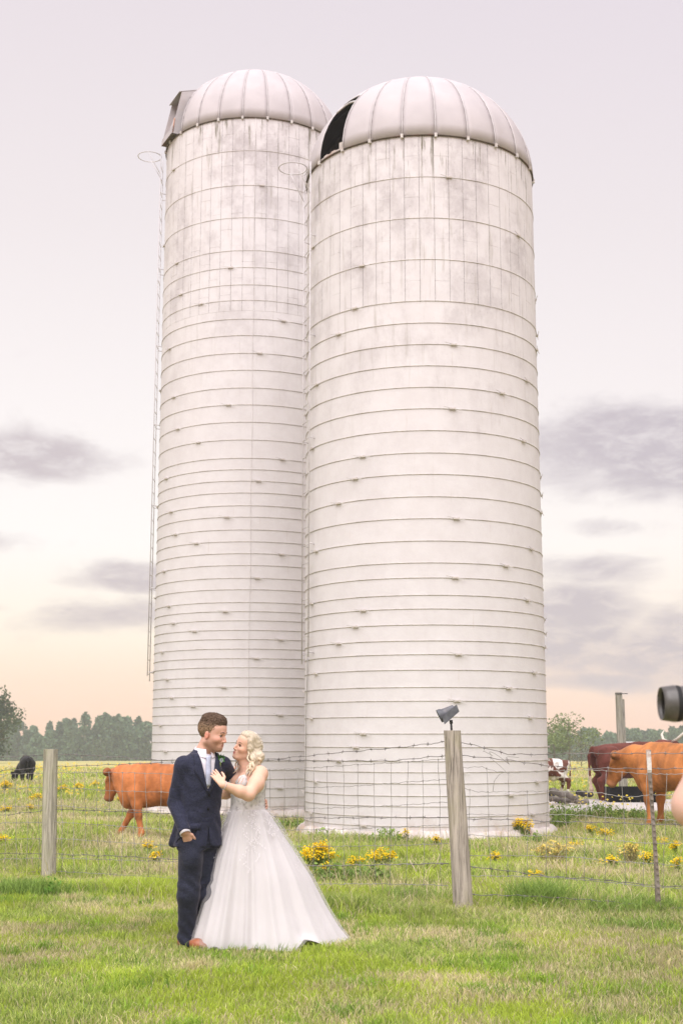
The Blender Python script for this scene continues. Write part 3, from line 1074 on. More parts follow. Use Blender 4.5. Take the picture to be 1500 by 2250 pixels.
GREEN = np.array([(0.37, 0.49, 0.09), (0.46, 0.56, 0.12), (0.54, 0.60, 0.19), (0.22, 0.33, 0.07)])
DRY = np.array([(0.68, 0.60, 0.34), (0.75, 0.67, 0.43), (0.60, 0.55, 0.27), (0.66, 0.54, 0.38)])
LIME = np.array((0.50, 0.62, 0.07))


def outside_silos(x, y, m=0.1):
    return (np.hypot(x - CR[0], y - CR[1]) > R_S + m) & (np.hypot(x - CL[0], y - CL[1]) > R_S + m)


def grass():
    def colours(x, y, dry, n):
        g = GREEN[RNG.integers(0, 4, n)]; d = DRY[RNG.integers(0, 4, n)]
        k = (RNG.uniform(0, 1, n) < dry)[:, None]
        lum = (0.80 + 0.36 * vnoise(x, y, 0.8, 5))[:, None]
        lm = np.clip((vnoise(x, y, 0.9, 51) * 0.7 + vnoise(x, y, 0.3, 52) * 0.3 - 0.48) * 4, 0, 0.8)[:, None]
        g = g * (1 - lm) + LIME * lm
        return np.where(k, d, g) * lum * RNG.uniform(0.62, 1.25, (n, 1))
    # mown lawn on the near side of the fence
    n = 430000
    y = 5.5 + 10.5 * RNG.uniform(0, 1, n) ** 1.0
    x = RNG.uniform(-1, 1, n) * (2.2 + 0.36 * y)
    keep = y < fence_y(x) - 0.55 + 0.25 * vnoise(x, y, 0.5, 3)
    x, y = x[keep], y[keep]; n = len(x)
    patch = vnoise(x, y, 1.1, 1) * 0.6 + vnoise(x, y, 0.35, 2) * 0.4
    dry = np.clip((patch - 0.38) * 2.6, 0.08, 0.85)
    h = 0.030 + 0.028 * vnoise(x, y, 0.5, 7) + RNG.exponential(0.008, n)
    h = np.where(patch < 0.36, h * 1.35, h)
    lg = G()
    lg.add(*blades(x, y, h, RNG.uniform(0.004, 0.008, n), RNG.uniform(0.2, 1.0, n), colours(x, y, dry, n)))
    for k in range(260):                                      # uneven tufts the mower left
        ty = RNG.uniform(7.4, 14.5); tx = RNG.uniform(-1, 1) * (1.2 + 0.3 * ty)
        if ty > fence_y(np.array(tx)) - 0.3: continue
        m = int(RNG.uniform(30, 110)); sp = RNG.uniform(0.03, 0.11)
        bx, by = tx + RNG.normal(0, sp, m) * 1.5, ty + RNG.normal(0, sp, m)
        cc = np.array(((0.30, 0.46, 0.06), (0.22, 0.36, 0.06), (0.44, 0.56, 0.08), (0.62, 0.55, 0.30))[RNG.integers(0, 4)])
        lg.add(*blades(bx, by, RNG.uniform(0.05, 0.105, m), RNG.uniform(0.005, 0.010, m), RNG.uniform(0.2, 1.0, m), cc * RNG.uniform(0.65, 1.3, (m, 1))))
    tag(obj('lawn_grass', lg, M['grass'], smooth=False), 'short mown green lawn with dry patches in front of the fence', 'grass', kind='stuff')
    # rough strip under the fence and pasture beyond it
    g = G()
    n = 120000
    x = RNG.uniform(-7.5, 7.5, n)
    y = fence_y(x) + RNG.normal(-0.05, 0.36, n)
    patch = vnoise(x, y, 0.7, 21)
    h = (0.07 + 0.16 * patch * RNG.uniform(0.4, 1, n))
    keep = RNG.uniform(0, 1, n) < 0.35 + 0.65 * patch
    keep &= (np.hypot(x - RP[0], y - RP[1]) > 0.16) | (h < 0.1)
    x, y, h, patch = x[keep], y[keep], h[keep], patch[keep]
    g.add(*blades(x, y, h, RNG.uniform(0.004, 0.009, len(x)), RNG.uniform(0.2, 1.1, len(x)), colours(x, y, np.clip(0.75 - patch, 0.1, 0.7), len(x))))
    n = 330000
    t = RNG.uniform(0, 1, n)
    y = 12 + 20 * t ** 1.25
    x = RNG.uniform(-1, 1, n) * (2.8 + 0.38 * y)
    keep = (y > fence_y(x) - 0.1) & outside_silos(x, y)
    x, y = x[keep], y[keep]; n = len(x)
    patch = vnoise(x, y, 1.6, 8) * 0.6 + vnoise(x, y, 0.5, 9) * 0.4
    dry = np.clip((patch - 0.32) * 2.1, 0.08, 0.85)
    h = (0.06 + 0.13 * vnoise(x, y, 0.9, 10)) * RNG.uniform(0.6, 1.25, n)
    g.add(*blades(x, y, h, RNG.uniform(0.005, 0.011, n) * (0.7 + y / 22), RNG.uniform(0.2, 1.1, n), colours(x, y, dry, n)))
    # straw stalks standing above the pasture
    n = 16000
    y = 12.5 + 24 * RNG.uniform(0, 1, n) ** 1.3
    x = RNG.uniform(-1, 1, n) * (2.8 + 0.38 * y)
    keep = (y > fence_y(x) - 0.15) & outside_silos(x, y) & (vnoise(x, y, 1.3, 41) > 0.42)
    x, y = x[keep], y[keep]; n = len(x)
    g.add(*blades(x, y, RNG.uniform(0.16, 0.36, n), RNG.uniform(0.004, 0.008, n) * (0.7 + y / 30), RNG.uniform(0.2, 0.8, n), DRY[RNG.integers(0, 4, n)] * RNG.uniform(0.7, 1.15, (n, 1))))
    n = 150000
    y = 30 + 65 * RNG.uniform(0, 1, n) ** 1.35
    x = RNG.uniform(-1, 1, n) * (3 + 0.38 * y)
    keep = outside_silos(x, y)
    x, y = x[keep], y[keep]; n = len(x)
    patch = vnoise(x, y, 4.0, 12) * 0.6 + vnoise(x, y, 1.2, 13) * 0.4
    dry = np.clip((patch - 0.25) * 1.9, 0.1, 0.85)
    h = (0.10 + 0.16 * vnoise(x, y, 2.0, 14)) * RNG.uniform(0.6, 1.2, n)
    g.add(*blades(x, y, h, RNG.uniform(0.015, 0.035, n) * (y / 40), RNG.uniform(0.3, 1.0, n), colours(x, y, dry, n)))
    tag(obj('pasture_grass', g, M['grass'], smooth=False), 'rough green and straw coloured pasture grass round the silos', 'grass', kind='stuff')
    # far haze of yellow flowers
    g = G()
    n = 1700
    y = 26 + 80 * RNG.uniform(0, 1, n) ** 1.2
    x = RNG.uniform(-1, 1, n) * (2 + 0.36 * y)
    keep = outside_silos(x, y, 0.3) & (vnoise(x, y, 5.0, 31) * 0.6 + vnoise(x, y, 1.6, 32) * 0.4 > 0.60) & ((x < -3.0) | (x > 4))
    x, y = x[keep], y[keep]; n = len(x)
    for q in range(5):
        xx = x + RNG.normal(0, 0.16, n); yy = y + RNG.normal(0, 0.16, n)
        s = RNG.uniform(0.015, 0.034, n) * (0.5 + y / 50)
        z = gz(xx, yy) + RNG.uniform(0.16, 0.42, n)
        c = np.stack([xx, yy, z], 1)
        V = np.stack([c + np.stack([-s, 0 * s, 0 * s], 1), c + np.stack([0 * s, -s * 0.4, -s * 0.6], 1), c + np.stack([s, 0 * s, 0 * s], 1), c + np.stack([0 * s, s * 0.4, s * 0.6], 1)], 1).reshape(-1, 3)
        F = np.arange(n)[:, None] * 4 + np.array([[0, 1, 2, 3]])
        g.add(V, F, np.repeat(np.array([(0.64, 0.50, 0.06)]) * RNG.uniform(0.75, 1.15, (n, 1)), 4, 0))
    tag(obj('wildflowers', g, M['petal'], smooth=False), 'distant scatter of yellow wildflowers over the pasture', 'wildflowers', kind='stuff')


grass()


# ------------------------------------------------------------------ plants
def leaf_quads(c, size, n, colr, up=0.0, aspect=0.45):
    """n leaf quads centred on points c (n,3)"""
    d = RNG.normal(0, 1, (n, 3)); d[:, 2] += up
    d /= np.linalg.norm(d, axis=1)[:, None]
    e = np.cross(d, RNG.normal(0, 1, (n, 3))); e /= np.linalg.norm(e, axis=1)[:, None] + 1e-9
    s = np.broadcast_to(size, (n,))[:, None]
    V = np.stack([c - d * s * 0.5, c + e * s * aspect * 0.5, c + d * s * 0.5, c - e * s * aspect * 0.5], 1).reshape(-1, 3)
    F = np.arange(n)[:, None] * 4 + np.array([[0, 1, 2, 3]])
    return V, F, np.repeat(colr, 4, 0)


def flower_plant(px, py, top, wpx, label, dry=False, group='yellow wildflowers in the pasture', dens=1.0):
    b = on_ground(px, py)
    s = b[1] / FPX
    h = max(0.12, (py - top) * s * 1.02); w = wpx * s
    root = thing('wildflower', b, label, 'wildflower', group)
    ns = int(np.clip(w * h * 300, 9, 80) * dens)
    st = G(); pt = G()
    tips = []
    for k in range(ns):
        a = RNG.uniform(0, 2 * PI); q = math.sqrt(RNG.uniform(0, 1))
        tip = b + np.array((math.cos(a) * q * w / 2, math.sin(a) * q * w / 2 * 0.8, h * (1 - 0.35 * q * q) * RNG.uniform(0.75, 1.0)))
        foot = b + (tip - b) * np.array((0.25, 0.25, 0)) - np.array((0, 0, 0.01))
        mid = (foot + tip) / 2 + np.array((RNG.normal(0, 0.01), RNG.normal(0, 0.01), 0))
        g0 = np.array((0.34, 0.29, 0.13)) if dry else np.array((0.16, 0.22, 0.05))
        st.tube([foot, mid, tip], [0.0035, 0.003, 0.002], 3, col=g0 * RNG.uniform(0.8, 1.2))
        n = 10
        t = RNG.uniform(0.1, 0.95, n)[:, None]
        c = foot * (1 - t) + tip * t + RNG.normal(0, 0.012, (n, 3))
        st.add(*leaf_quads(c, RNG.uniform(0.03, 0.06, n), n, g0 * RNG.uniform(0.75, 1.3, (n, 1)), 0.6, 0.3))
        tips.append(tip)
    obj('foliage', st, M['leaf'], root, smooth=False)
    for tip in tips:
        n = 8 if not dry else 4
        c = tip + RNG.normal(0, 1, (n, 3)) * np.array((0.030, 0.030, 0.020))
        base = np.array((0.86, 0.62, 0.012)) if not dry else np.array((0.72, 0.56, 0.14))
        for q in c:
            a = np.arange(6) * PI / 3 + RNG.uniform(0, 1)
            r = RNG.uniform(0.010, 0.017)
            tl = RNG.normal(0, 0.35, 2)
            ring = np.stack([np.cos(a) * r, np.sin(a) * r, np.cos(a) * r * tl[0] + np.sin(a) * r * tl[1] - 0.002], 1)
            V = np.concatenate([[q + np.array((0, 0, 0.005))], q + ring])
            F = np.array([(0, i + 1, (i + 1) % 6 + 1) for i in range(6)])
            pt.add(V, F, base * RNG.uniform(0.8, 1.15))
    obj('blossoms', pt, M['petal'], root, smooth=False)


NEAR = [(700, 1918, 1856, 74, 'largest full bush of bright yellow wildflowers behind the wedding dress train', False, 1.3),
        (718, 1934, 1897, 28, 'small bright yellow wildflower cluster below the largest flower bush', False, 1.3),
        (783, 1912, 1884, 36, 'low yellow wildflower clump between two taller ones behind the mesh', False, 1.2),
        (836, 1908, 1868, 56, 'loose yellow wildflower clump behind the mesh beside the dry branch', False, 1.0),
        (889, 1851, 1824, 22, 'small yellow wildflower growing against the silo footing', False, 1.0),
        (957, 1862, 1840, 20, 'tiny yellow wildflower tuft at the silo footing beside the leaning post', False, 1.0),
        (1148, 1848, 1800, 46, 'rounded dark green bush topped with yellow flowers at the corner of the wide silo', False, 1.3),
        (1215, 1900, 1850, 84, 'broad dried straw coloured flower clump in the pasture', True, 1.0),
        (1385, 1900, 1855, 58, 'faded yellow and straw flower clump beside the steel post', True, 1.1),
        (1175, 1940, 1914, 32, 'low yellow wildflower spray near the fence foot beside the tall grass tuft', False, 1.0),
        (1425, 1904, 1872, 30, 'bright yellow wildflower tuft touching the steel post', False, 1.2)]
for a in NEAR:
    flower_plant(a[0], a[1], a[2], a[3], a[4], a[5], dens=a[6])
for (px, py, top, w) in [(1085, 1894, 1879, 15), (1297, 1838, 1812, 20), (1331, 1848, 1822, 28), (1455, 1863, 1840, 26), (1485, 1882, 1852, 22),
                         (1490, 1916, 1885, 28), (1340, 1905, 1888, 52), (173, 1742, 1720, 22), (138, 1745, 1725, 26), (80, 1767, 1745, 32),
                         (6, 1858, 1835, 22), (325, 1876, 1852, 18), (345, 1902, 1872, 22), (208, 1733, 1716, 18), (14, 1742, 1715, 26),
                         (62, 1785, 1768, 22), (12, 1792, 1770, 24), (1262, 1866, 1850, 24), (262, 1765, 1752, 16), (1270, 1795, 1780, 22)]:
    flower_plant(px, py, top, w, 'small yellow wildflower tuft in the open pasture grass')


def weed(px, py, hpx, wpx, label, n=120, kind='grass', cat='weeds', colr=(0.24, 0.35, 0.08)):
    b = on_ground(px, py)
    s = b[1] / FPX
    h, w = hpx * s, wpx * s
    colr = np.array(colr)
    if kind == 'grass':
        m = n * 6
        x = b[0] + RNG.normal(0, 0.3, m) * w; y = b[1] + RNG.normal(0, 0.16, m)
        V, F, C = blades(x, y, h * RNG.uniform(0.45, 1.05, m), RNG.uniform(0.006, 0.012, m), RNG.uniform(0.2, 1.0, m), colr * RNG.uniform(0.7, 1.5, (m, 1)))
        tag(obj('weeds', (V, F, C), M['grass'], smooth=False, origin=b), label, cat, 'tall weeds and tufts')
    else:
        g = G()
        for k in range(n):
            a = RNG.uniform(0, 2 * PI); q = math.sqrt(RNG.uniform(0, 1))
            tip = b + np.array((math.cos(a) * q * w / 2, math.sin(a) * q * 0.22, h * RNG.uniform(0.5, 1.0) * (1 - 0.4 * q * q)))
            foot = np.array((b[0] + (tip[0] - b[0]) * 0.8, b[1] + (tip[1] - b[1]) * 0.6, b[2] - 0.02))
            g.tube([foot, tip], [0.004, 0.002], 3, col=colr * 0.8)
            m = 9
            t = RNG.uniform(0.15, 1.0, m)[:, None]
            c = foot * (1 - t) + tip * t + RNG.normal(0, 0.025, (m, 3))
            g.add(*leaf_quads(c, RNG.uniform(0.04, 0.08, m), m, colr * RNG.uniform(0.65, 1.5, (m, 1)), 0.5, 0.5))
        tag(obj('weeds', g, M['leaf'], smooth=False, origin=b), label, cat, 'tall weeds and tufts')


weed(60, 1965, 42, 150, 'dense dark tuft of long grass in front of the shorter upright post', 240)
weed(112, 1966, 34, 36, 'broad leaved bright green weed at the foot of the shorter upright post', 16, 'leaf', colr=(0.14, 0.30, 0.04))
weed(890, 1985, 40, 130, 'dark green grass tuft between wedding dress and leaning post foot', 170)
weed(1190, 2000, 75, 110, 'tall dark grass tuft on the lawn edge between leaning post and steel post', 210)
weed(1390, 2010, 46, 190, 'long low band of dark grass round the steel post foot', 240)
weed(1420, 2040, 26, 160, 'dark flattened grass just in front of the steel post', 130)
weed(330, 1962, 24, 150, 'low scruffy grass tuft beside the suited man', 120, colr=(0.34, 0.40, 0.14))
weed(640, 1826, 34, 150, 'leafy green weeds in the corner between the two silos', 75, 'leaf')
weed(740, 1842, 28, 130, 'leafy green weeds along the front of the wide silo footing', 60, 'leaf')
weed(850, 1852, 34, 60, 'round leafy weed against the front of the wide silo footing', 36, 'leaf')
weed(1310, 1808, 46, 250, 'tall leafy green weeds in front of the concrete slab', 260, 'leaf')
weed(1235, 1822, 60, 70, 'leafy green weeds at the edge of the wide silo', 60, 'leaf')
weed(1175, 1858, 30, 60, 'leafy weeds beside the flowering bush at the silo corner', 30, 'leaf')
weed(760, 1938, 46, 200, 'deep green weeds beneath the yellow flowers behind the mesh', 80, 'leaf', colr=(0.20, 0.30, 0.07))
weed(1140, 1960, 30, 160, 'pale scruffy grass along the fence foot beside the leaning post', 150, colr=(0.46, 0.44, 0.20))


def sticks():
    b = on_ground(905, 1925)
    W = lambda px, py, dy=0.0: at_y(px, py, b[1] + dy)
    g = G()
    g.tube([W(850, 1948), W(885, 1938, 0.05), W(921, 1928, 0.1)], [0.006, 0.008, 0.004], 5)
    g.tube([W(900, 1890, 0.05), W(913, 1915, 0.03), W(929, 1938, 0.0)], [0.005, 0.007, 0.006], 5)
    g.tube([W(952, 1908, 0.05), W(961, 1895, 0.0), W(964, 1880, 0.0)], [0.007, 0.006, 0.004], 5)
    g.tube([W(868, 1922, 0.0), W(880, 1928, 0.0), W(912, 1950, 0.05)], [0.004, 0.005, 0.004], 5)
    tag(obj('dry_branch', g, mat('dry_stick', (0.50, 0.42, 0.30), 0.85, 0.2, 20), origin=b), 'pale dry broken branch lying in grass behind the mesh', 'branch')


sticks()


# ------------------------------------------------------------------ yard behind the wide silo
def yard():
    a = on_ground(1236, 1790); b = on_ground(1460, 1776)
    c = (a + b) / 2
    slab = G()
    x0, x1 = a[0] - 0.6, b[0] + 0.4
    y0, y1 = 27.2, 33.0
    V = [(x0, y0, -0.1), (x1, y0 + 0.4, -0.1), (x1 + 0.6, y1, -0.1), (x0 + 0.6, y1, -0.1), (x0, y0, 0.14), (x1, y0 + 0.4, 0.14), (x1 + 0.6, y1, 0.12), (x0 + 0.6, y1, 0.13)]
    slab.add(V, np.array([(0, 3, 2, 1), (4, 5, 6, 7), (0, 1, 5, 4), (1, 2, 6, 5), (2, 3, 7, 6), (3, 0, 4, 7)]))
    tag(obj('concrete_slab', slab, M['concrete'], smooth=False, origin=c), 'pale concrete slab lying in weeds behind the silo', 'slab')
    # black trough
    t0 = at_y(1337, 1758, 31.6); t1 = at_y(1372, 1758, 31.6)
    w = 1.15
    cx = (t0[0] + t1[0]) / 2 + 0.32
    tr = thing('feed_trough', (cx, 31.5, 0.12), 'black rubber feed trough on the concrete slab under the dark red cow', 'trough')
    z = 0.12
    obj('floor', G().box((cx, 31.5, z + 0.03), (w, 0.6, 0.06)), M['black'], tr, smooth=False)
    for (dx, dy, sx, sy) in ((0, -0.29, w, 0.06), (0, 0.29, w, 0.06), (-w / 2 + 0.03, 0, 0.06, 0.52), (w / 2 - 0.03, 0, 0.06, 0.52)):
        obj('side', G().box((cx + dx, 31.5 + dy, z + 0.21), (sx, sy, 0.3)), M['black'], tr, smooth=False)
    # broken timbers beside the silo
    for k, (pa, pb, r, lab) in enumerate([((1210, 1738), (1264, 1752), 0.075, 'thick weathered grey log beside the silo, topmost of the timber heap'),
                                          ((1206, 1756), (1290, 1762), 0.065, 'long grey log lying low in the timber heap'),
                                          ((1208, 1746), (1236, 1768), 0.06, 'short dark log tilted against the timber heap'),
                                          ((1268, 1742), (1298, 1746), 0.06, 'small dark stump end behind the timber heap')]):
        Y = 29.5 + 0.4 * k
        p, q = at_y(*pa, Y), at_y(*pb, Y + 0.5)
        n = 14
        pts = [p + (q - p) * i / (n - 1) + np.array((0, RNG.normal(0, 0.01), 0.02 * math.sin(i))) for i in range(n)]
        rr = [r * (1 + RNG.uniform(-0.12, 0.12)) for _ in range(n)]
        tag(obj('log', G().tube(pts, rr, 9), mat('grey_log', (0.17, 0.15, 0.13), 0.9, 0.35, 7, bump=0.01) if k < 2 else mat('dark_log', (0.04, 0.036, 0.034), 0.9, 0.3, 6), origin=p), lab, 'log', 'broken timbers by the silo')
    lg = at_y(1240, 1772, 28.8)
    # tall double post standing behind the dark red cow
    gb = (0.0, 0.0)
    Y = 38.0
    tp = at_y(1359, 1521, Y); bt = np.array((tp[0], Y, float(gz(tp[0], Y))))
    root = thing('timber_post', bt, 'tall grey double timber post standing behind the dark red cow', 'post')
    s = Y / FPX
    for nm, xa, xb, ytop, dy in (('upright', 1353, 1366, 1521, 0.0), ('side_board', 1366.3, 1371, 1536, 0.03)):
        wx = (xb - xa) * s
        cxx = at_y((xa + xb) / 2, 1560, Y)[0]
        zt = at_y(1360, ytop, Y)[2]
        o = obj(nm, G().box((cxx, Y + dy, (zt + bt[2] - 0.3) / 2), (wx, 0.16, zt - bt[2] + 0.3)), M['wood_grey'], root, smooth=False)
        bv = o.modifiers.new('bevel', 'BEVEL'); bv.width = 0.012; bv.segments = 2
    obj('nail', G().tube([at_y(1350, 1524.5, Y - 0.09), at_y(1378, 1524, Y - 0.09)], 0.012, 5), M['darkiron'], root)
    # far low white barn
    Y = 230.0
    p0, p1 = at_y(1372, 1650, Y), at_y(1409, 1650, Y)
    zt, ze = at_y(1390, 1633.5, Y)[2], at_y(1390, 1638, Y)[2]
    zb = float(gz(p0[0], Y)) - 0.3
    root = thing('barn', ((p0[0] + p1[0]) / 2, Y, zb), 'distant low white barn at the edge of the woods', 'barn')
    obj('wall', G().box(((p0[0] + p1[0]) / 2, Y + 3, (zb + ze) / 2), (p1[0] - p0[0], 6, ze - zb)), mat('barn_white', (0.75, 0.73, 0.72), 0.7, 0.06, 1), root, smooth=False)
    V = [(p0[0] - .2, Y - .3, ze), (p1[0] + .2, Y - .3, ze), (p1[0] + .2, Y + 3, zt + .3), (p0[0] - .2, Y + 3, zt + .3), (p1[0] + .2, Y + 6.3, ze), (p0[0] - .2, Y + 6.3, ze)]
    obj('roof', (np.array(V), [np.array([(0, 1, 2, 3), (3, 2, 4, 5)])]), mat('barn_roof', (0.62, 0.60, 0.60), 0.5, 0.06, 1), root, smooth=False)


yard()


# ------------------------------------------------------------------ trees
def crown(g, c, rx, ry, rz, n, size, base, clumps=14, shape=0.0):
    """leaf clumps spread through an uneven crown volume"""
    cc = []
    for k in range(clumps):
        v = RNG.normal(0, 1, 3); v /= np.linalg.norm(v)
        q = RNG.uniform(0.35, 0.95)
        p = c + v * np.array((rx, ry, rz)) * q
        cc.append((p, RNG.uniform(0.22, 0.42), RNG.uniform(0.75, 1.25)))
    for p, s, lum in cc:
        m = n // clumps
        v = RNG.normal(0, 1, (m, 3)); v /= np.linalg.norm(v, axis=1)[:, None]
        q = RNG.uniform(0.3, 1, m)[:, None] ** 0.5
        pts = p + v * q * np.array((rx, ry, rz)) * s
        col = np.array(base) * lum * RNG.uniform(0.75, 1.3, (m, 1))
        g.add(*leaf_quads(pts, RNG.uniform(0.6, 1.3, m) * size, m, col, 0.2, 0.6))


def tree(name, b, h, w, label, base, n=2600, size=0.3, trunk=0.18, low=0.25, clumps=22, group=None, cat='tree'):
    b = np.array(b, float)
    root = thing(name, b, label, cat, group)
    g = G()
    pts = [b + np.array((0, 0, -0.2)), b + np.array((0.02 * h, 0, h * 0.3)), b + np.array((-0.01 * h, 0, h * 0.6)), b + np.array((0.01 * h, 0, h * 0.9))]
    g.tube(pts, [trunk, trunk * 0.75, trunk * 0.5, trunk * 0.15], 8)
    for k in range(9):
        z = h * RNG.uniform(low, 0.8)
        a = RNG.uniform(0, 2 * PI)
        e = b + np.array((math.cos(a) * w * 0.4, math.sin(a) * w * 0.4, z + h * 0.14))
        g.tube([b + np.array((0, 0, z)), (b + np.array((0, 0, z)) + e) / 2 + np.array((0, 0, 0.03 * h)), e], [trunk * 0.4, trunk * 0.28, trunk * 0.1], 5)
    obj('trunk', g, mat('bark', (0.13, 0.11, 0.09), 0.9, 0.25, 5), root)
    g = G()
    crown(g, b + np.array((0, 0, h * (low + 1) / 2)), w / 2, w / 2, h * (1 - low) / 2, n, size, base, clumps)
    obj('crown', g, M['leaf'], root, smooth=False)


def trees():
    # the wood that closes the pasture
    g = G(); tr = G()
    for row, (Y, dens) in enumerate(((347, 110), (353, 104), (359, 96), (365, 90))):
        for k in range(dens):
            x = -200 + 400 * (k + RNG.uniform(0.1, 0.9)) / dens
            y = Y + RNG.uniform(-3, 3)
            zb = float(gz(x, y))
            prof = 10.0 + 1.2 * math.sin(x * 0.07) + 0.8 * math.sin(x * 0.19 + 1)
            if x > 40: prof -= 1.2
            h = prof * RNG.uniform(0.70, 1.08)
            w = RNG.uniform(3.6, 8.0)
            base = np.array((0.085, 0.15, 0.078)) * RNG.uniform(0.75, 1.35) + np.array((0.012, 0.004, 0.006)) * RNG.uniform(0, 1)
            n = 620
            # uneven cone-to-dome crown reaching near the ground
            t = RNG.uniform(0.02, 1, n)
            pine = RNG.random() < 0.45
            rad = (w / 2) * (np.sqrt(np.clip(1 - t ** 2.8, 0, 1)) if not pine else (1.05 - t) ** 0.6) * RNG.uniform(0.35, 1.05, n)
            a = RNG.uniform(0, 2 * PI, n)
            p = np.stack([x + np.cos(a) * rad, y + np.sin(a) * rad, zb + t * h + RNG.normal(0, 0.2, n)], 1)
            clump = 0.75 + 0.5 * vnoise(p[:, 0] + p[:, 1], p[:, 2] * 1.3, 1.3, 40 + k % 7)
            g.add(*leaf_quads(p, RNG.uniform(0.65, 1.35, n), n, base * clump[:, None] * RNG.uniform(0.8, 1.2, (n, 1)), 0.1, 0.7))
            tr.tube([(x, y, zb - 0.5), (x, y, zb + h * 0.85)], [0.2, 0.06], 4)
    wood = obj('woodland', g, M['leaf'], smooth=False)
    tag(wood, 'hazy wall of mixed woodland along the far side of the pasture', 'woods', kind='stuff')
    t = obj('trunks', tr, mat('wood_trunks', (0.12, 0.10, 0.09), 0.9, 0.2, 2), wood)
    # bare ground line of brush in front of the wood
    b = at_y(-22, 1640, 170.0); 
    tree('broadleaf_tree', (b[0], 170.0, float(gz(b[0], 170.0))), 9.6, 9.0, 'large dark broadleaf tree standing beyond the black cow', (0.055, 0.085, 0.035), 5200, 0.42, 0.3, 0.08, 40)
    b = at_y(1248, 1640, 135.0)
    tree('broadleaf_tree', (b[0], 135.0, float(gz(b[0], 135.0))), 5.0, 6.4, 'light green spreading tree beside the wide silo behind the spotted cow', (0.17, 0.22, 0.09), 1700, 0.26, 0.12, 0.2, 30)
    b = at_y(1215, 1640, 150.0)
    tree('broadleaf_tree', (b[0], 150.0, float(gz(b[0], 150.0))), 4.8, 5.5, 'dull green tree half hidden by the edge of the wide silo', (0.13, 0.18, 0.075), 1700, 0.28, 0.14, 0.12, 24)
    b = at_y(1275, 1660, 90.0)
    tree('sapling', (b[0], 90.0, float(gz(b[0], 90.0))), 2.3, 2.0, 'thin grey twiggy sapling in front of the far woods beside the dark red cow', (0.17, 0.17, 0.12), 420, 0.12, 0.03, 0.1, 16)
    for x, y in ((-62, 335), (-41, 338), (28, 336), (70, 338), (92, 335)):
        tree('broadleaf_tree', (x, y, float(gz(x, y))), RNG.uniform(4.5, 6.5), 5.5, 'small tree at the foot of the far woodland edge', (0.07, 0.11, 0.05), 700, 0.55, 0.15, 0.05, 16, 'small trees at the woodland edge')


trees()

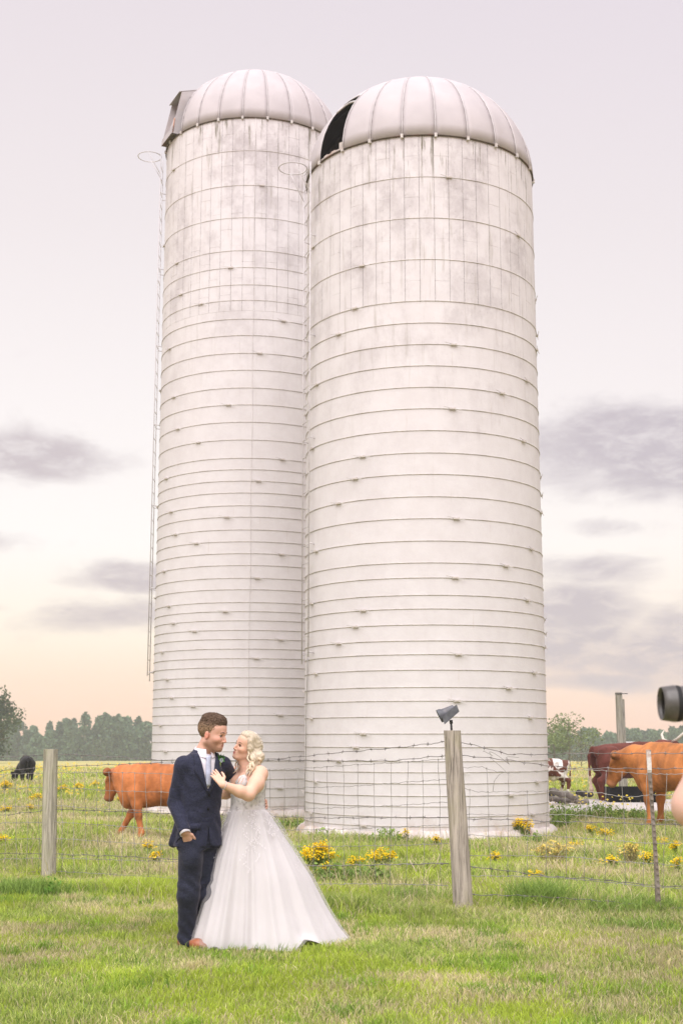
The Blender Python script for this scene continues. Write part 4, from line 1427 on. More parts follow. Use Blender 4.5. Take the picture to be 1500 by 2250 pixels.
# ------------------------------------------------------------------ smooth solid modelling (signed distance field -> mesh)
class Field:
    def __init__(s, lo, hi, vox):
        s.lo = np.array(lo, float); s.v = float(vox)
        s.n = np.ceil((np.array(hi, float) - s.lo) / vox).astype(int) + 1
        s.d = np.full(s.n, 1.0, np.float32)
        s.ax = [(s.lo[i] + vox * np.arange(s.n[i])).astype(np.float32) for i in range(3)]

    def apply(s, fn, lo, hi, k=0.0, mode='u'):
        m = k + 3 * s.v
        i0 = np.clip(np.floor((np.array(lo) - m - s.lo) / s.v).astype(int), 0, s.n)
        i1 = np.clip(np.ceil((np.array(hi) + m - s.lo) / s.v).astype(int) + 1, 0, s.n)
        if np.any(i1 <= i0): return s
        sl = tuple(slice(a, b) for a, b in zip(i0, i1))
        X = s.ax[0][sl[0]][:, None, None]; Y = s.ax[1][sl[1]][None, :, None]; Z = s.ax[2][sl[2]][None, None, :]
        d = fn(X, Y, Z).astype(np.float32)
        c = s.d[sl]
        if mode == 'u':
            if k > 0:
                h = np.maximum(k - np.abs(c - d), 0) / k
                s.d[sl] = np.minimum(c, d) - h * h * k * 0.25
            else: s.d[sl] = np.minimum(c, d)
        else:                                   # subtract
            if k > 0:
                h = np.maximum(k - np.abs(c + d), 0) / k
                s.d[sl] = np.maximum(c, -d) + h * h * k * 0.25
            else: s.d[sl] = np.maximum(c, -d)
        return s

    def cap(s, a, b, ra, rb=None, k=0.02, mode='u', fr=None):
        rb = ra if rb is None else rb
        if fr: a, b, ra, rb, k = fr.p(a), fr.p(b), ra * fr.s, rb * fr.s, k * fr.s
        a = np.array(a, float); b = np.array(b, float)
        ab = b - a; L = float(ab @ ab) + 1e-12

        def fn(X, Y, Z):
            t = np.clip(((X - a[0]) * ab[0] + (Y - a[1]) * ab[1] + (Z - a[2]) * ab[2]) / L, 0, 1)
            return np.sqrt((X - a[0] - t * ab[0]) ** 2 + (Y - a[1] - t * ab[1]) ** 2 + (Z - a[2] - t * ab[2]) ** 2) - (ra + t * (rb - ra))
        r = max(ra, rb)
        return s.apply(fn, np.minimum(a, b) - r, np.maximum(a, b) + r, k, mode)

    def chain(s, pts, rs, k=0.02, mode='u', fr=None):
        for (a, b, ra, rb) in zip(pts[:-1], pts[1:], rs[:-1], rs[1:]): s.cap(a, b, ra, rb, k, mode, fr)
        return s

    def ell(s, c, r, k=0.02, mode='u', fr=None, R=None):
        r = np.array(r, float)
        Rm = np.eye(3) if R is None else np.asarray(R, float)
        if fr: c, r, k, Rm = fr.p(c), r * fr.s, k * fr.s, fr.R @ Rm
        c = np.array(c, float)

        def fn(X, Y, Z):
            x, y, z = X - c[0], Y - c[1], Z - c[2]
            q = [Rm[0, i] * x + Rm[1, i] * y + Rm[2, i] * z for i in range(3)]
            k0 = np.sqrt(sum((q[i] / r[i]) ** 2 for i in range(3)))
            k1 = np.sqrt(sum((q[i] / r[i] ** 2) ** 2 for i in range(3))) + 1e-6
            return k0 * (k0 - 1) / k1
        m = float(r.max())
        return s.apply(fn, c - m, c + m, k, mode)

    def loft(s, secs, axr, axf, k=0.0, grow=0.0, mode='u', power=2.0):
        """secs: (z, cx, cy, half width, half depth) stacked upwards; axr/axf: horizontal axes"""
        secs = sorted(secs)
        zz = [q[0] for q in secs]
        axr = np.array(axr, float); axf = np.array(axf, float)

        def fn(X, Y, Z):
            cx = np.interp(Z, zz, [q[1] for q in secs]); cy = np.interp(Z, zz, [q[2] for q in secs])
            hw = np.interp(Z, zz, [q[3] for q in secs]) + grow; hd = np.interp(Z, zz, [q[4] for q in secs]) + grow
            dx, dy = X - cx, Y - cy
            a = np.abs(dx * axr[0] + dy * axr[1]) / hw
            b = np.abs(dx * axf[0] + dy * axf[1]) / hd
            d = ((a ** power + b ** power) ** (1 / power) - 1) * np.minimum(hw, hd)
            return np.maximum(d, np.maximum(Z - zz[-1] - grow, zz[0] - grow - Z))
        m = max(max(q[3], q[4]) for q in secs) + grow
        lo = np.array((min(q[1] for q in secs) - m, min(q[2] for q in secs) - m, zz[0] - grow))
        hi = np.array((max(q[1] for q in secs) + m, max(q[2] for q in secs) + m, zz[-1] + grow))
        return s.apply(fn, lo, hi, k, mode)

    def mesh(s):
        d = s.d
        neg = d < 0
        nx, ny, nz = d.shape
        cnt = np.zeros((nx - 1, ny - 1, nz - 1), np.uint8)
        for i in (0, 1):
            for j in (0, 1):
                for k in (0, 1):
                    cnt += neg[i:nx - 1 + i, j:ny - 1 + j, k:nz - 1 + k]
        act = (cnt > 0) & (cnt < 8)
        ids = np.argwhere(act)
        idx = np.full(act.shape, -1, np.int32)
        idx[act] = np.arange(len(ids))
        acc = np.zeros((len(ids), 3)); w = np.zeros(len(ids))
        for ax in range(3):
            o = [q for q in range(3) if q != ax]
            for i in (0, 1):
                for j in (0, 1):
                    a = np.zeros(3, int); a[o[0]] = i; a[o[1]] = j
                    b = a.copy(); b[ax] = 1
                    pa = ids + a; pb = ids + b
                    da = d[pa[:, 0], pa[:, 1], pa[:, 2]]; db = d[pb[:, 0], pb[:, 1], pb[:, 2]]
                    m = (da < 0) != (db < 0)
                    t = np.where(m, da / np.where(m, da - db, 1), 0)
                    p = a[None, :] + t[:, None] * (b - a)[None, :]
                    acc[m] += p[m]; w[m] += 1
        V = s.lo + (ids + acc / w[:, None]) * s.v
        F = []
        for ax in range(3):
            u, v = [(1, 2), (2, 0), (0, 1)][ax]
            sl0 = [slice(1, -1)] * 3; sl1 = [slice(1, -1)] * 3
            sl0[ax] = slice(0, -1); sl1[ax] = slice(1, None)
            A = neg[tuple(sl0)]; B = neg[tuple(sl1)]
            ch = np.argwhere(A != B)
            base = ch.copy(); base[:, u] += 1; base[:, v] += 1
            flip = B[ch[:, 0], ch[:, 1], ch[:, 2]]
            e = np.eye(3, dtype=int)
            c = [base, base - e[u], base - e[u] - e[v], base - e[v]]
            q = np.stack([idx[p[:, 0], p[:, 1], p[:, 2]] for p in c], 1)
            q[flip] = q[flip][:, ::-1]
            F.append(q)
        F = np.concatenate(F)
        F = F[(F >= 0).all(1)]
        return V, F


class Frame:
    """local frame: x forward, y left, z up"""
    def __init__(s, o, fwd, up=(0, 0, 1), scale=1.0, roll=0.0):
        s.o = np.array(o, float); s.s = scale
        f = np.array(fwd, float); f /= np.linalg.norm(f)
        l = np.cross(np.array(up, float), f); l /= np.linalg.norm(l)
        u = np.cross(f, l)
        if roll:
            l, u = l * math.cos(roll) + u * math.sin(roll), u * math.cos(roll) - l * math.sin(roll)
        s.R = np.stack([f, l, u], 1)

    def p(s, q): return s.o + s.R @ (np.array(q, float) * s.s)

    def inv(s, P): return ((np.asarray(P) - s.o) @ s.R) / s.s


# ------------------------------------------------------------------ cattle
M['fur'] = mat_col('short_fur', rough=0.8, var=0.14, scale=22, bump=0.006, bscale=38, spec=0.2, sheen=0.1)
M['horn'] = mat('horn', (0.62, 0.56, 0.48), 0.45, 0.1, 12)
M['hoof'] = mat('hoof', (0.10, 0.07, 0.05), 0.6, 0.2, 12)


def cow(px, py, heading, scale, label, colour, head_low=0.0, legs=None, horns=False, udder=True, tailtip=None, eartag=False, base=None, head_turn=0.0, vox=0.016, face_slope=None):
    b = on_ground(px, py) if base is None else np.array(base, float)
    legs = legs or {}
    root = thing('cow', b, label, 'cow', 'cattle grazing in the pasture')
    S = scale
    F = Field((-1.35, -0.62, -0.05), (1.85, 0.62, 1.75), vox)
    # trunk: deep chest, ribbed barrel, hollow flank, bony hips
    F.ell((0.36, 0, 0.91), (0.36, 0.25, 0.37), 0.0)
    F.ell((-0.08, 0, 0.90), (0.55, 0.315, 0.335), 0.14)
    F.cap((-0.55, 0, 1.10), (-0.05, 0, 1.10), 0.15, 0.16, 0.12)
    for sg in (-1, 1):
        F.ell((-0.66, 0.115 * sg, 0.92), (0.23, 0.135, 0.29), 0.10)
        F.cap((-0.50, 0.19 * sg, 1.14), (-0.88, 0.09 * sg, 1.08), 0.062, 0.055, 0.09)
        F.ell((0.42, 0.16 * sg, 0.92), (0.16, 0.115, 0.29), 0.05)
        F.cap((0.30, 0.12 * sg, 1.10), (0.50, 0.22 * sg, 0.78), 0.06, 0.07, 0.06)
    F.cap((-0.90, 0, 1.17), (0.2, 0, 1.225), 0.045, 0.055, 0.12)
    F.cap((0.15, 0, 1.22), (0.48, 0, 1.23), 0.06, 0.075, 0.12)
    for sg in (-1, 1):
        F.ell((-0.40, 0.37 * sg, 1.02), (0.13, 0.12, 0.13), 0.10, 'sub')
        F.ell((0.16, 0.36 * sg, 0.86), (0.07, 0.09, 0.22), 0.10, 'sub')
    F.ell((0.64, 0, 0.74), (0.15, 0.12, 0.22), 0.12)
    F.cap((0.60, 0, 0.66), (0.84, 0, 0.90), 0.06, 0.045, 0.08)
    # neck and head
    hx, hz = 1.02, 1.22 - head_low * 0.75
    if head_low > 0.6: hx = 1.05
    ct, st = math.cos(head_turn), math.sin(head_turn)
    poll = np.array((hx * ct + 0.25 * (1 - ct), hx * st * 0.75, hz))
    F.chain([(0.55, 0, 1.02), (0.55 * 0.5 + poll[0] * 0.5, poll[1] * 0.4, 0.5 * (1.06 + hz) + 0.02), poll], [0.23, 0.175, 0.125], 0.13)
    F.chain([(0.62, 0, 0.82), (0.6 * 0.5 + poll[0] * 0.5, poll[1] * 0.4, 0.5 * (0.85 + hz) - 0.03)], [0.16, 0.10], 0.12)
    fd = np.array((math.cos(head_turn * 1.3), math.sin(head_turn * 1.3), 0)); side = np.array((-fd[1], fd[0], 0))
    slope = (-0.62 - head_low * 0.6) if face_slope is None else face_slope
    hd = fd * math.cos(slope) + np.array((0, 0, math.sin(slope)))
    upv = np.cross(hd, side)
    upv = upv if upv[2] > 0 else -upv
    H = lambda a, l, u: poll + hd * a + side * l + upv * u
    HR = np.stack([hd, side, upv], 1)
    F.ell(H(0.03, 0, 0.03), (0.13, 0.115, 0.10), 0.05, R=HR)
    F.chain([H(0.06, 0, 0.025), H(0.20, 0, 0.01), H(0.40, 0, -0.015)], [0.105, 0.098, 0.078], 0.05)
    F.chain([H(0.04, 0, -0.10), H(0.16, 0, -0.11), H(0.38, 0, -0.06)], [0.08, 0.075, 0.05], 0.04)
    F.ell(H(0.43, 0, -0.025), (0.062, 0.098, 0.078), 0.03, R=HR)
    for sg in (-1, 1): F.ell(H(0.495, 0.045 * sg, 0.005), (0.022, 0.018, 0.016), 0.01, 'sub', R=HR)
    for sg in (-1, 1):
        F.cap(H(0.10, 0.10 * sg, 0.06), H(0.16, 0.09 * sg, 0.06), 0.03, 0.03, 0.03)       # brow
        F.ell(H(-0.03, 0.13 * sg, 0.01), (0.04, 0.04, 0.035), 0.03)
        e0, e1 = H(-0.03, 0.12 * sg, 0.01), H(-0.07, 0.33 * sg, -0.03)
        F.chain([e0, e0 * 0.45 + e1 * 0.55 + (0, 0, 0.015), e1], [0.03, 0.075, 0.03], 0.02)
    # legs
    for nm, sg in (('fl', 1), ('fr', -1)):
        o = legs.get(nm, 0.0)
        y = 0.17 * sg
        knee = (0.46 + o * 0.45, y, 0.43); fet = (0.45 + o * 0.95, y, 0.13)
        F.chain([(0.44, y * 0.95, 0.82), (0.45 + o * 0.15, y, 0.62), knee, fet, (fet[0] + 0.03, y, 0.05)], [0.15, 0.095, 0.062, 0.044, 0.058], 0.05)
        F.ell(knee, (0.062, 0.055, 0.075), 0.03)
    for nm, sg in (('hl', 1), ('hr', -1)):
        o = legs.get(nm, 0.0)
        y = 0.19 * sg
        hock = (-0.83 + o * 0.6, y, 0.52); fet = (-0.76 + o * 0.95, y, 0.13)
        F.chain([(-0.62, y * 0.8, 0.92), (-0.56 + o * 0.2, y, 0.70), hock, fet, (fet[0] + 0.04, y, 0.05)], [0.21, 0.15, 0.066, 0.046, 0.058], 0.06)
        F.ell((hock[0] - 0.02, y, 0.53), (0.06, 0.05, 0.07), 0.03)
    if udder: F.ell((-0.38, 0, 0.60), (0.16, 0.13, 0.11), 0.06)
    # tail
    F.chain([(-0.92, 0, 1.18), (-0.99, 0.02, 1.02), (-0.98, 0.03, 0.70), (-0.96, 0.03, 0.48)], [0.045, 0.032, 0.024, 0.024], 0.03)
    F.chain([(-0.96, 0.03, 0.48), (-0.95, 0.03, 0.36), (-0.94, 0.03, 0.24)], [0.026, 0.048, 0.015], 0.02)
    V, Fq = F.mesh()
    C = colour(V, poll, H)
    hoofm = V[:, 2] < 0.065
    C[hoofm] = (0.06, 0.045, 0.035)
    if tailtip is not None:
        tt = (V[:, 0] < -0.86) & (V[:, 2] < 0.62) & (np.abs(V[:, 1]) < 0.09) & (V[:, 2] > 0.2)
        C[tt] = tailtip
    for sg in (-1, 1):
        ed = np.linalg.norm(V - H(-0.06, 0.26 * sg, -0.01), axis=1)
        C = C * (1 - 0.5 * np.clip((0.11 - ed) / 0.05, 0, 1))[:, None]
    hr = math.atan2(heading[1], heading[0])
    Rz = np.array(((math.cos(hr), -math.sin(hr), 0), (math.sin(hr), math.cos(hr), 0), (0, 0, 1)))
    tf = lambda P: (np.atleast_2d(P) * S) @ Rz.T + b
    body = obj('body', (tf(V), Fq, C), M['fur'], root)
    for sg in (-1, 1):
        e = tf(H(0.13, 0.098 * sg, 0.045))[0]
        u, v = np.meshgrid(np.linspace(0, 2 * PI, 10, endpoint=False), np.linspace(-PI / 2, PI / 2, 7), indexing='ij')
        P = np.stack([np.cos(v) * np.cos(u), np.cos(v) * np.sin(u), np.sin(v)], -1).reshape(-1, 3) * 0.026 * S + e
        obj('eye', (P, grid_faces(10, 7, True)), M['black'], root)
        if horns:
            pts = [H(-0.06, 0.08 * sg, 0.06), H(-0.10, 0.24 * sg, 0.10), H(-0.12, 0.36 * sg, 0.22), H(-0.10, 0.40 * sg, 0.36)]
            obj('horn', G().tube(tf(np.array(pts)), np.array((0.042, 0.036, 0.026, 0.006)) * S, 10), M['horn'], root)
    if eartag:
        p = tf(H(-0.05, 0.21, -0.035))[0]
        obj('ear_tag', G().box(p, (0.045, 0.03, 0.06)), mat('white_tag', (0.8, 0.78, 0.76), 0.5), root, smooth=False)
    return root


def plain(c, vary=0.0, muzzle=None, legs=None):
    c = np.array(c)

    def f(V, poll, H):
        C = np.tile(c, (len(V), 1))
        n = vnoise(V[:, 0] + 7, V[:, 2] + V[:, 1] + 3, 0.28, 61) * 0.6 + vnoise(V[:, 0] * 1.0 + 2, V[:, 2] * 0.5 + V[:, 1] + 8, 0.05, 62) * 0.4
        C = C * (0.50 + 1.0 * n)[:, None]
        if muzzle is not None:
            d = np.linalg.norm(V - H(0.46, 0, -0.03), axis=1)
            k = np.clip((0.13 - d) / 0.05, 0, 1)[:, None]
            C = C * (1 - k) + np.array(muzzle) * k
        return C
    return f


def spotted(V, poll, H):
    n = (vnoise(V[:, 0] + 3, V[:, 2] + V[:, 1] * 0.8 + 5, 0.23, 77) * 0.7 + vnoise(V[:, 0] + 9, V[:, 2] + 2 + V[:, 1], 0.08, 78) * 0.3)
    patch = (n > 0.60) & (V[:, 2] > 0.66)
    patch |= (V[:, 0] > 0.15) & (V[:, 2] < 0.85) & (n > 0.40)
    patch |= (V[:, 2] < 0.62) & (V[:, 2] > 0.22) & (V[:, 0] < -0.5) & (n > 0.35)
    C = np.tile(np.array((0.74, 0.69, 0.66)), (len(V), 1))
    C[patch] = (0.13, 0.045, 0.03)
    return C


def cattle():
    red = (0.44, 0.15, 0.050)
    # walking past the suited man
    w = on_ground(342, 1846)
    cow(0, 0, (-1, 0.10), 0.92, 'red brown cow walking past behind the suited man', plain(red, muzzle=(0.30, 0.12, 0.06)), head_low=0.16, face_slope=-1.2,
        legs={'fl': -0.12, 'fr': 0.36, 'hl': 0.3, 'hr': -0.1}, eartag=True, base=(w[0] + 0.10, w[1] + 0.1, w[2]), head_turn=-0.38)
    # big orange cow facing the silo, rump to the right
    f = on_ground(1400, 1818); h = on_ground(1468, 1836)
    cow(0, 0, (-0.58, 0.81), 1.16, 'large orange brown cow with its head turned, standing behind the steel post', plain((0.50, 0.19, 0.060), muzzle=(0.50, 0.24, 0.13)),
        head_low=0.22, face_slope=-1.1, base=(f[0] + 0.64, f[1] - 0.42, f[2]), legs={'fr': 0.05, 'fl': -0.05, 'hl': -0.06, 'hr': 0.1}, head_turn=0.20)
    # dark red horned cow beyond it
    d = on_ground(1314, 1772)
    cow(0, 0, (0.93, 0.36), 1.2, 'dark red horned cow facing away beside the double timber post', plain((0.125, 0.034, 0.024)), head_low=0.0,
        horns=True, tailtip=(0.55, 0.42, 0.33), base=(d[0] + 0.86, d[1] + 0.1, d[2]), legs={'hl': 0.16, 'hr': -0.04, 'fl': 0.05})
    s = on_ground(1240, 1748)
    cow(0, 0, (-0.97, -0.1), 0.82, 'small white and brown spotted cow half hidden by the silo', spotted, head_low=0.4,
        base=(s[0] - 0.62, s[1], s[2]), legs={'hl': -0.08, 'hr': 0.06})
    k = on_ground(57, 1722)
    cow(0, 0, (-0.32, 0.95), 0.80, 'black cow grazing far out in the pasture, seen from behind', plain((0.012, 0.011, 0.013)), head_low=1.05,
        base=(k[0], k[1], k[2] - 0.02), head_turn=0.55)


cattle()

# ------------------------------------------------------------------ people
M['skin'] = mat_col('skin', rough=0.55, var=0.035, scale=60, spec=0.35, sss=0.12)
M['hair_short'] = mat_col('short_hair', rough=0.75, var=0.22, scale=160, bump=0.003, bscale=240, spec=0.3, stretch=(1, 1, 0.5))
M['hair_blond'] = mat_col('blond_hair', rough=0.5, var=0.10, scale=55, bump=0.004, bscale=90, spec=0.4, stretch=(1.4, 1.4, 0.35))
M['eye'] = mat_col('eyes', rough=0.2, var=0.0, spec=0.5)


def mat_suit(name, base):
    m, t, b = principled(name)
    tc = t.node('ShaderNodeTexCoord')
    v = tc.outputs['Object']
    n1 = t.noise(v, 170, 3, 0.8); n2 = t.noise(v, 9, 4, 0.6)
    c = t.mix(t.smooth(n1, 0.35, 0.65), tuple(x * 0.62 for x in base), tuple(x * 1.7 for x in base))
    t.l.new(c, b.inputs['Base Color'])
    b.inputs['Roughness'].default_value = 0.85
    b.inputs['Specular IOR Level'].default_value = 0.2
    b.inputs['Sheen Weight'].default_value = 0.22
    b.inputs['Sheen Roughness'].default_value = 0.4
    b.inputs['Sheen Tint'].default_value = (0.75, 0.68, 0.75, 1)
    bn = t.node('ShaderNodeBump'); bn.inputs['Distance'].default_value = 0.012; bn.inputs['Strength'].default_value = 0.7
    fold = t.noise(t.scalev(v, (1, 1, 1.9)), 8.5, 3, 0.5, 1.2)
    t.l.new(t.math('ADD', fold, t.math('MULTIPLY', n1, 0.05)), bn.inputs['Height'])
    t.l.new(bn.outputs[0], b.inputs['Normal'])
    return m


M['suit'] = mat_suit('navy_wool', (0.021, 0.023, 0.043))
M['trouser'] = mat_suit('navy_trouser_wool', (0.018, 0.020, 0.034))
M['shirt'] = mat('shirt_cotton', (0.72, 0.68, 0.74), 0.7, 0.05, 12, bump=0.003, bscale=22)
M['tie'] = mat('tie_satin', (0.44, 0.47, 0.60), 0.45, 0.12, 26)
M['shoe'] = mat('tan_leather', (0.32, 0.11, 0.05), 0.4, 0.2, 16)


def smooth_mask(d, a, b): return np.clip((b - d) / (b - a), 0, 1)[:, None]


def face(F, fr, jaw=1.0, male=True, k=0.02):
    ns = 1.0 if male else 0.82
    """head, face, ears and the root of the neck in a head frame (x forward, y left, z up; eyes at z = 0)"""
    F.ell((-0.018, 0, 0.040), (0.098, 0.076, 0.088), 0.0, fr=fr)
    F.ell((0.030, 0, -0.030), (0.062, 0.060 * jaw, 0.075), 0.035, fr=fr)
    F.ell((0.045, 0, 0.050), (0.050, 0.060, 0.050), 0.03, fr=fr)                    # forehead
    for s in (-1, 1):
        F.cap((-0.015, 0.050 * s * jaw, -0.060), (0.058, 0.018 * s, -0.098), 0.020, 0.018, 0.03, fr=fr)     # jaw line
        F.ell((0.058, 0.040 * s, -0.028), (0.026, 0.020, 0.018), 0.025, fr=fr)                              # cheekbone
    F.ell((0.074 if male else 0.071, 0, -0.098), (0.018, 0.022, 0.016), 0.022, fr=fr)                   # chin
    F.cap((0.083, -0.026, 0.020), (0.083, 0.026, 0.020), 0.011 if male else 0.008, None, 0.018, fr=fr)      # brow
    for s in (-1, 1):
        F.ell((0.096, 0.031 * s, -0.001), (0.016, 0.017, 0.0105), 0.010, 'sub', fr=fr)
        F.cap((0.083, 0.019 * s, 0.008), (0.076, 0.045 * s, 0.006), 0.0045, 0.0045, 0.004, fr=fr)           # upper lid
        F.cap((0.081, 0.020 * s, -0.012), (0.075, 0.044 * s, -0.010), 0.004, 0.004, 0.005, fr=fr)           # lower lid
    F.chain([(0.088, 0, 0.012), (0.0985, 0, -0.015), (0.095 + 0.014 * ns, 0, -0.035)], [0.008, 0.0075, 0.0095 * ns], 0.012, fr=fr)
    for s in (-1, 1): F.ell((0.098, 0.0115 * s, -0.040), (0.010, 0.007, 0.0065), 0.006, fr=fr)
    F.ell((0.076, 0, -0.066), (0.016, 0.028, 0.020), 0.018, fr=fr)
    F.cap((0.0865, -0.017, -0.0645), (0.0865, 0.017, -0.0645), 0.0045, 0.0045, 0.008, fr=fr)
    F.cap((0.0855, -0.015, -0.0745), (0.0855, 0.015, -0.0745), 0.0050, 0.0052, 0.008, fr=fr)
    F.chain([(0.082, -0.028, -0.0665), (0.0935, 0, -0.0698), (0.082, 0.028, -0.0665)], [0.0018, 0.0022, 0.0018], 0.003, 'sub', fr=fr)
    for s in (-1, 1):
        F.ell((-0.010, 0.079 * s, -0.010), (0.017, 0.007, 0.029), 0.008, fr=fr)
        F.ell((-0.004, 0.090 * s, -0.010), (0.011, 0.006, 0.017), 0.004, 'sub', fr=fr)


def face_colour(V, fr, skin, lips, beard=None, blush=0.0):
    q = fr.inv(V)
    C = np.tile(np.array(skin, float), (len(V), 1))
    lip = smooth_mask(np.linalg.norm((q - np.array((0.092, 0, -0.070))) / np.array((1.6, 1.5, 0.75)), axis=1), 0.010, 0.017)
    cheeks = smooth_mask(np.minimum(np.linalg.norm(q - np.array((0.065, 0.045, -0.03)), axis=1), np.linalg.norm(q - np.array((0.065, -0.045, -0.03)), axis=1)), 0.005, 0.045)
    ears = smooth_mask(np.minimum(np.linalg.norm(q - np.array((-0.008, 0.085, -0.012)), axis=1), np.linalg.norm(q - np.array((-0.008, -0.085, -0.012)), axis=1)), 0.02, 0.035)
    nose = smooth_mask(np.linalg.norm(q - np.array((0.115, 0, -0.036)), axis=1), 0.008, 0.028)
    red = np.array(skin) * np.array((1.05, 0.72, 0.68))
    for msk, a in ((cheeks, blush), (ears, 0.8), (nose, blush)):
        C = C * (1 - msk * a) + red * msk * a
    if beard is not None:
        bz = np.clip((-0.030 - q[:, 2]) / 0.03, 0, 1) * np.clip((q[:, 0] + 0.035) / 0.03, 0, 1) * np.clip((q[:, 2] + 0.16) / 0.03, 0, 1)
        upper = (np.abs(q[:, 1]) < 0.035) & (q[:, 2] > -0.060) & (q[:, 2] < -0.046)
        keep = np.clip((np.abs(q[:, 1]) - 0.030) / 0.014, 0, 1) + np.clip((-0.080 - q[:, 2]) / 0.01, 0, 1) + upper * 0.8
        m = (np.clip(bz, 0, 1) * np.clip(keep, 0, 1))[:, None] * 0.65
        m = np.where((q[:, 2] < 0)[:, None] & (np.linalg.norm(q, axis=1) < 0.2)[:, None], m, 0)
        C = C * (1 - m) + np.array(beard) * m
    C = C * (1 - lip) + np.array(lips) * lip
    far = np.linalg.norm(q, axis=1) > 0.2
    C[far] = skin
    return C


def eyes(fr, root, iris, look=(1, 0, 0)):
    look = np.array(look, float); look /= np.linalg.norm(look)
    for s in (-1, 1):
        c = np.array((0.0735, 0.031 * s, -0.0015))
        u, v = np.meshgrid(np.linspace(0, 2 * PI, 16, endpoint=False), np.linspace(0, PI, 13), indexing='ij')
        # pole along the look direction
        a = np.cross(look, (0, 0, 1)); a /= np.linalg.norm(a); b = np.cross(look, a)
        D = np.cos(v)[..., None] * look + np.sin(v)[..., None] * (np.cos(u)[..., None] * a + np.sin(u)[..., None] * b)
        D = D.reshape(-1, 3); vv = v.reshape(-1)
        P = np.array([fr.p(c + d * 0.0128) for d in D])
        C = np.tile(np.array((0.75, 0.70, 0.68)), (len(P), 1))
        C[vv < 0.85] = iris; C[vv < 0.42] = (0.01, 0.008, 0.008)
        obj('eye', (P, grid_faces(16, 13, True), C), M['eye'], root)


def brow_lash(fr, root, col, male):
    g = G()
    for s in (-1, 1):
        pts = [fr.p((0.0955, 0.013 * s, 0.022)), fr.p((0.0945, 0.022 * s, 0.026)), fr.p((0.0915, 0.032 * s, 0.0275)), fr.p((0.082, 0.047 * s, 0.022))]
        g.tube(pts, np.array((0.0036, 0.0044, 0.0040, 0.0018)) * (1.25 if male else 0.85) * fr.s, 5, col=col)
        lp = [fr.p((0.0875, 0.019 * s, 0.0045)), fr.p((0.0885, 0.031 * s, 0.0075)), fr.p((0.079, 0.047 * s, 0.002))]
        g.tube(lp, np.array((0.0012, 0.0022, 0.0014)) * (0.9 if male else 1.5) * fr.s, 5, col=np.array(col) * 0.35)
    tag(obj('eyebrows', g, M['hair_short'], root), kind='stuff')


def hand(F, wrist, palm_dir, normal, curl, length=0.185, spread=0.10, thumb=1, k=0.006, thumb_out=0.7, fk=0.003):
    """palm and five fingers; normal = back of the hand"""
    w = np.array(wrist, float)
    d = np.array(palm_dir, float); d /= np.linalg.norm(d)
    n = np.array(normal, float); n -= d * (n @ d); n /= np.linalg.norm(n)
    s = np.cross(n, d) * thumb                        # towards the thumb side
    s1 = length / 0.185
    for t in (-0.028, -0.010, 0.010, 0.026):
        F.cap(w + s * t * 0.75 * s1, w + d * 0.088 * s1 + s * t * s1, 0.0135 * s1, 0.0115 * s1, 0.012)
    for i, (off, ln, r) in enumerate(((0.029, 0.070, 0.0088), (0.010, 0.080, 0.0092), (-0.010, 0.074, 0.0088), (-0.028, 0.058, 0.0078))):
        a = spread * (off / 0.03)
        dd = d * math.cos(a) + s * math.sin(a)
        p = w + d * 0.088 * s1 + s * off * s1
        cur = 0.0
        pts = [p]; rs = [r * s1]
        for j, fr in enumerate((0.45, 0.32, 0.23)):
            cur += curl * (0.8 + 0.3 * j) + 0.05 * i
            v = dd * math.cos(cur) - n * math.sin(cur)
            p = p + v * ln * fr * s1
            pts.append(p); rs.append(r * s1 * (0.94 - 0.08 * j))
        F.chain(pts, rs, fk)
    tp = w + d * 0.022 * s1 + s * 0.026 * s1
    t1 = tp + (s * thumb_out + d * 0.7 - n * 0.15) * 0.036 * s1
    t2 = t1 + (s * 0.35 * thumb_out + d * 0.95 - n * 0.15) * 0.032 * s1
    t3 = t2 + (s * 0.1 + d * 1.0 - n * 0.2) * 0.024 * s1
    F.chain([tp, t1, t2, t3], [0.014 * s1, 0.0115 * s1, 0.0102 * s1, 0.0088 * s1], 0.006)


Y0 = float(on_ground(430, 2084)[1]) + 0.08


def W(px, py, dy=0.0): return at_y(px, py, Y0 + dy)


def zpy(py, dy=0.0): return W(440, py, dy)[2]


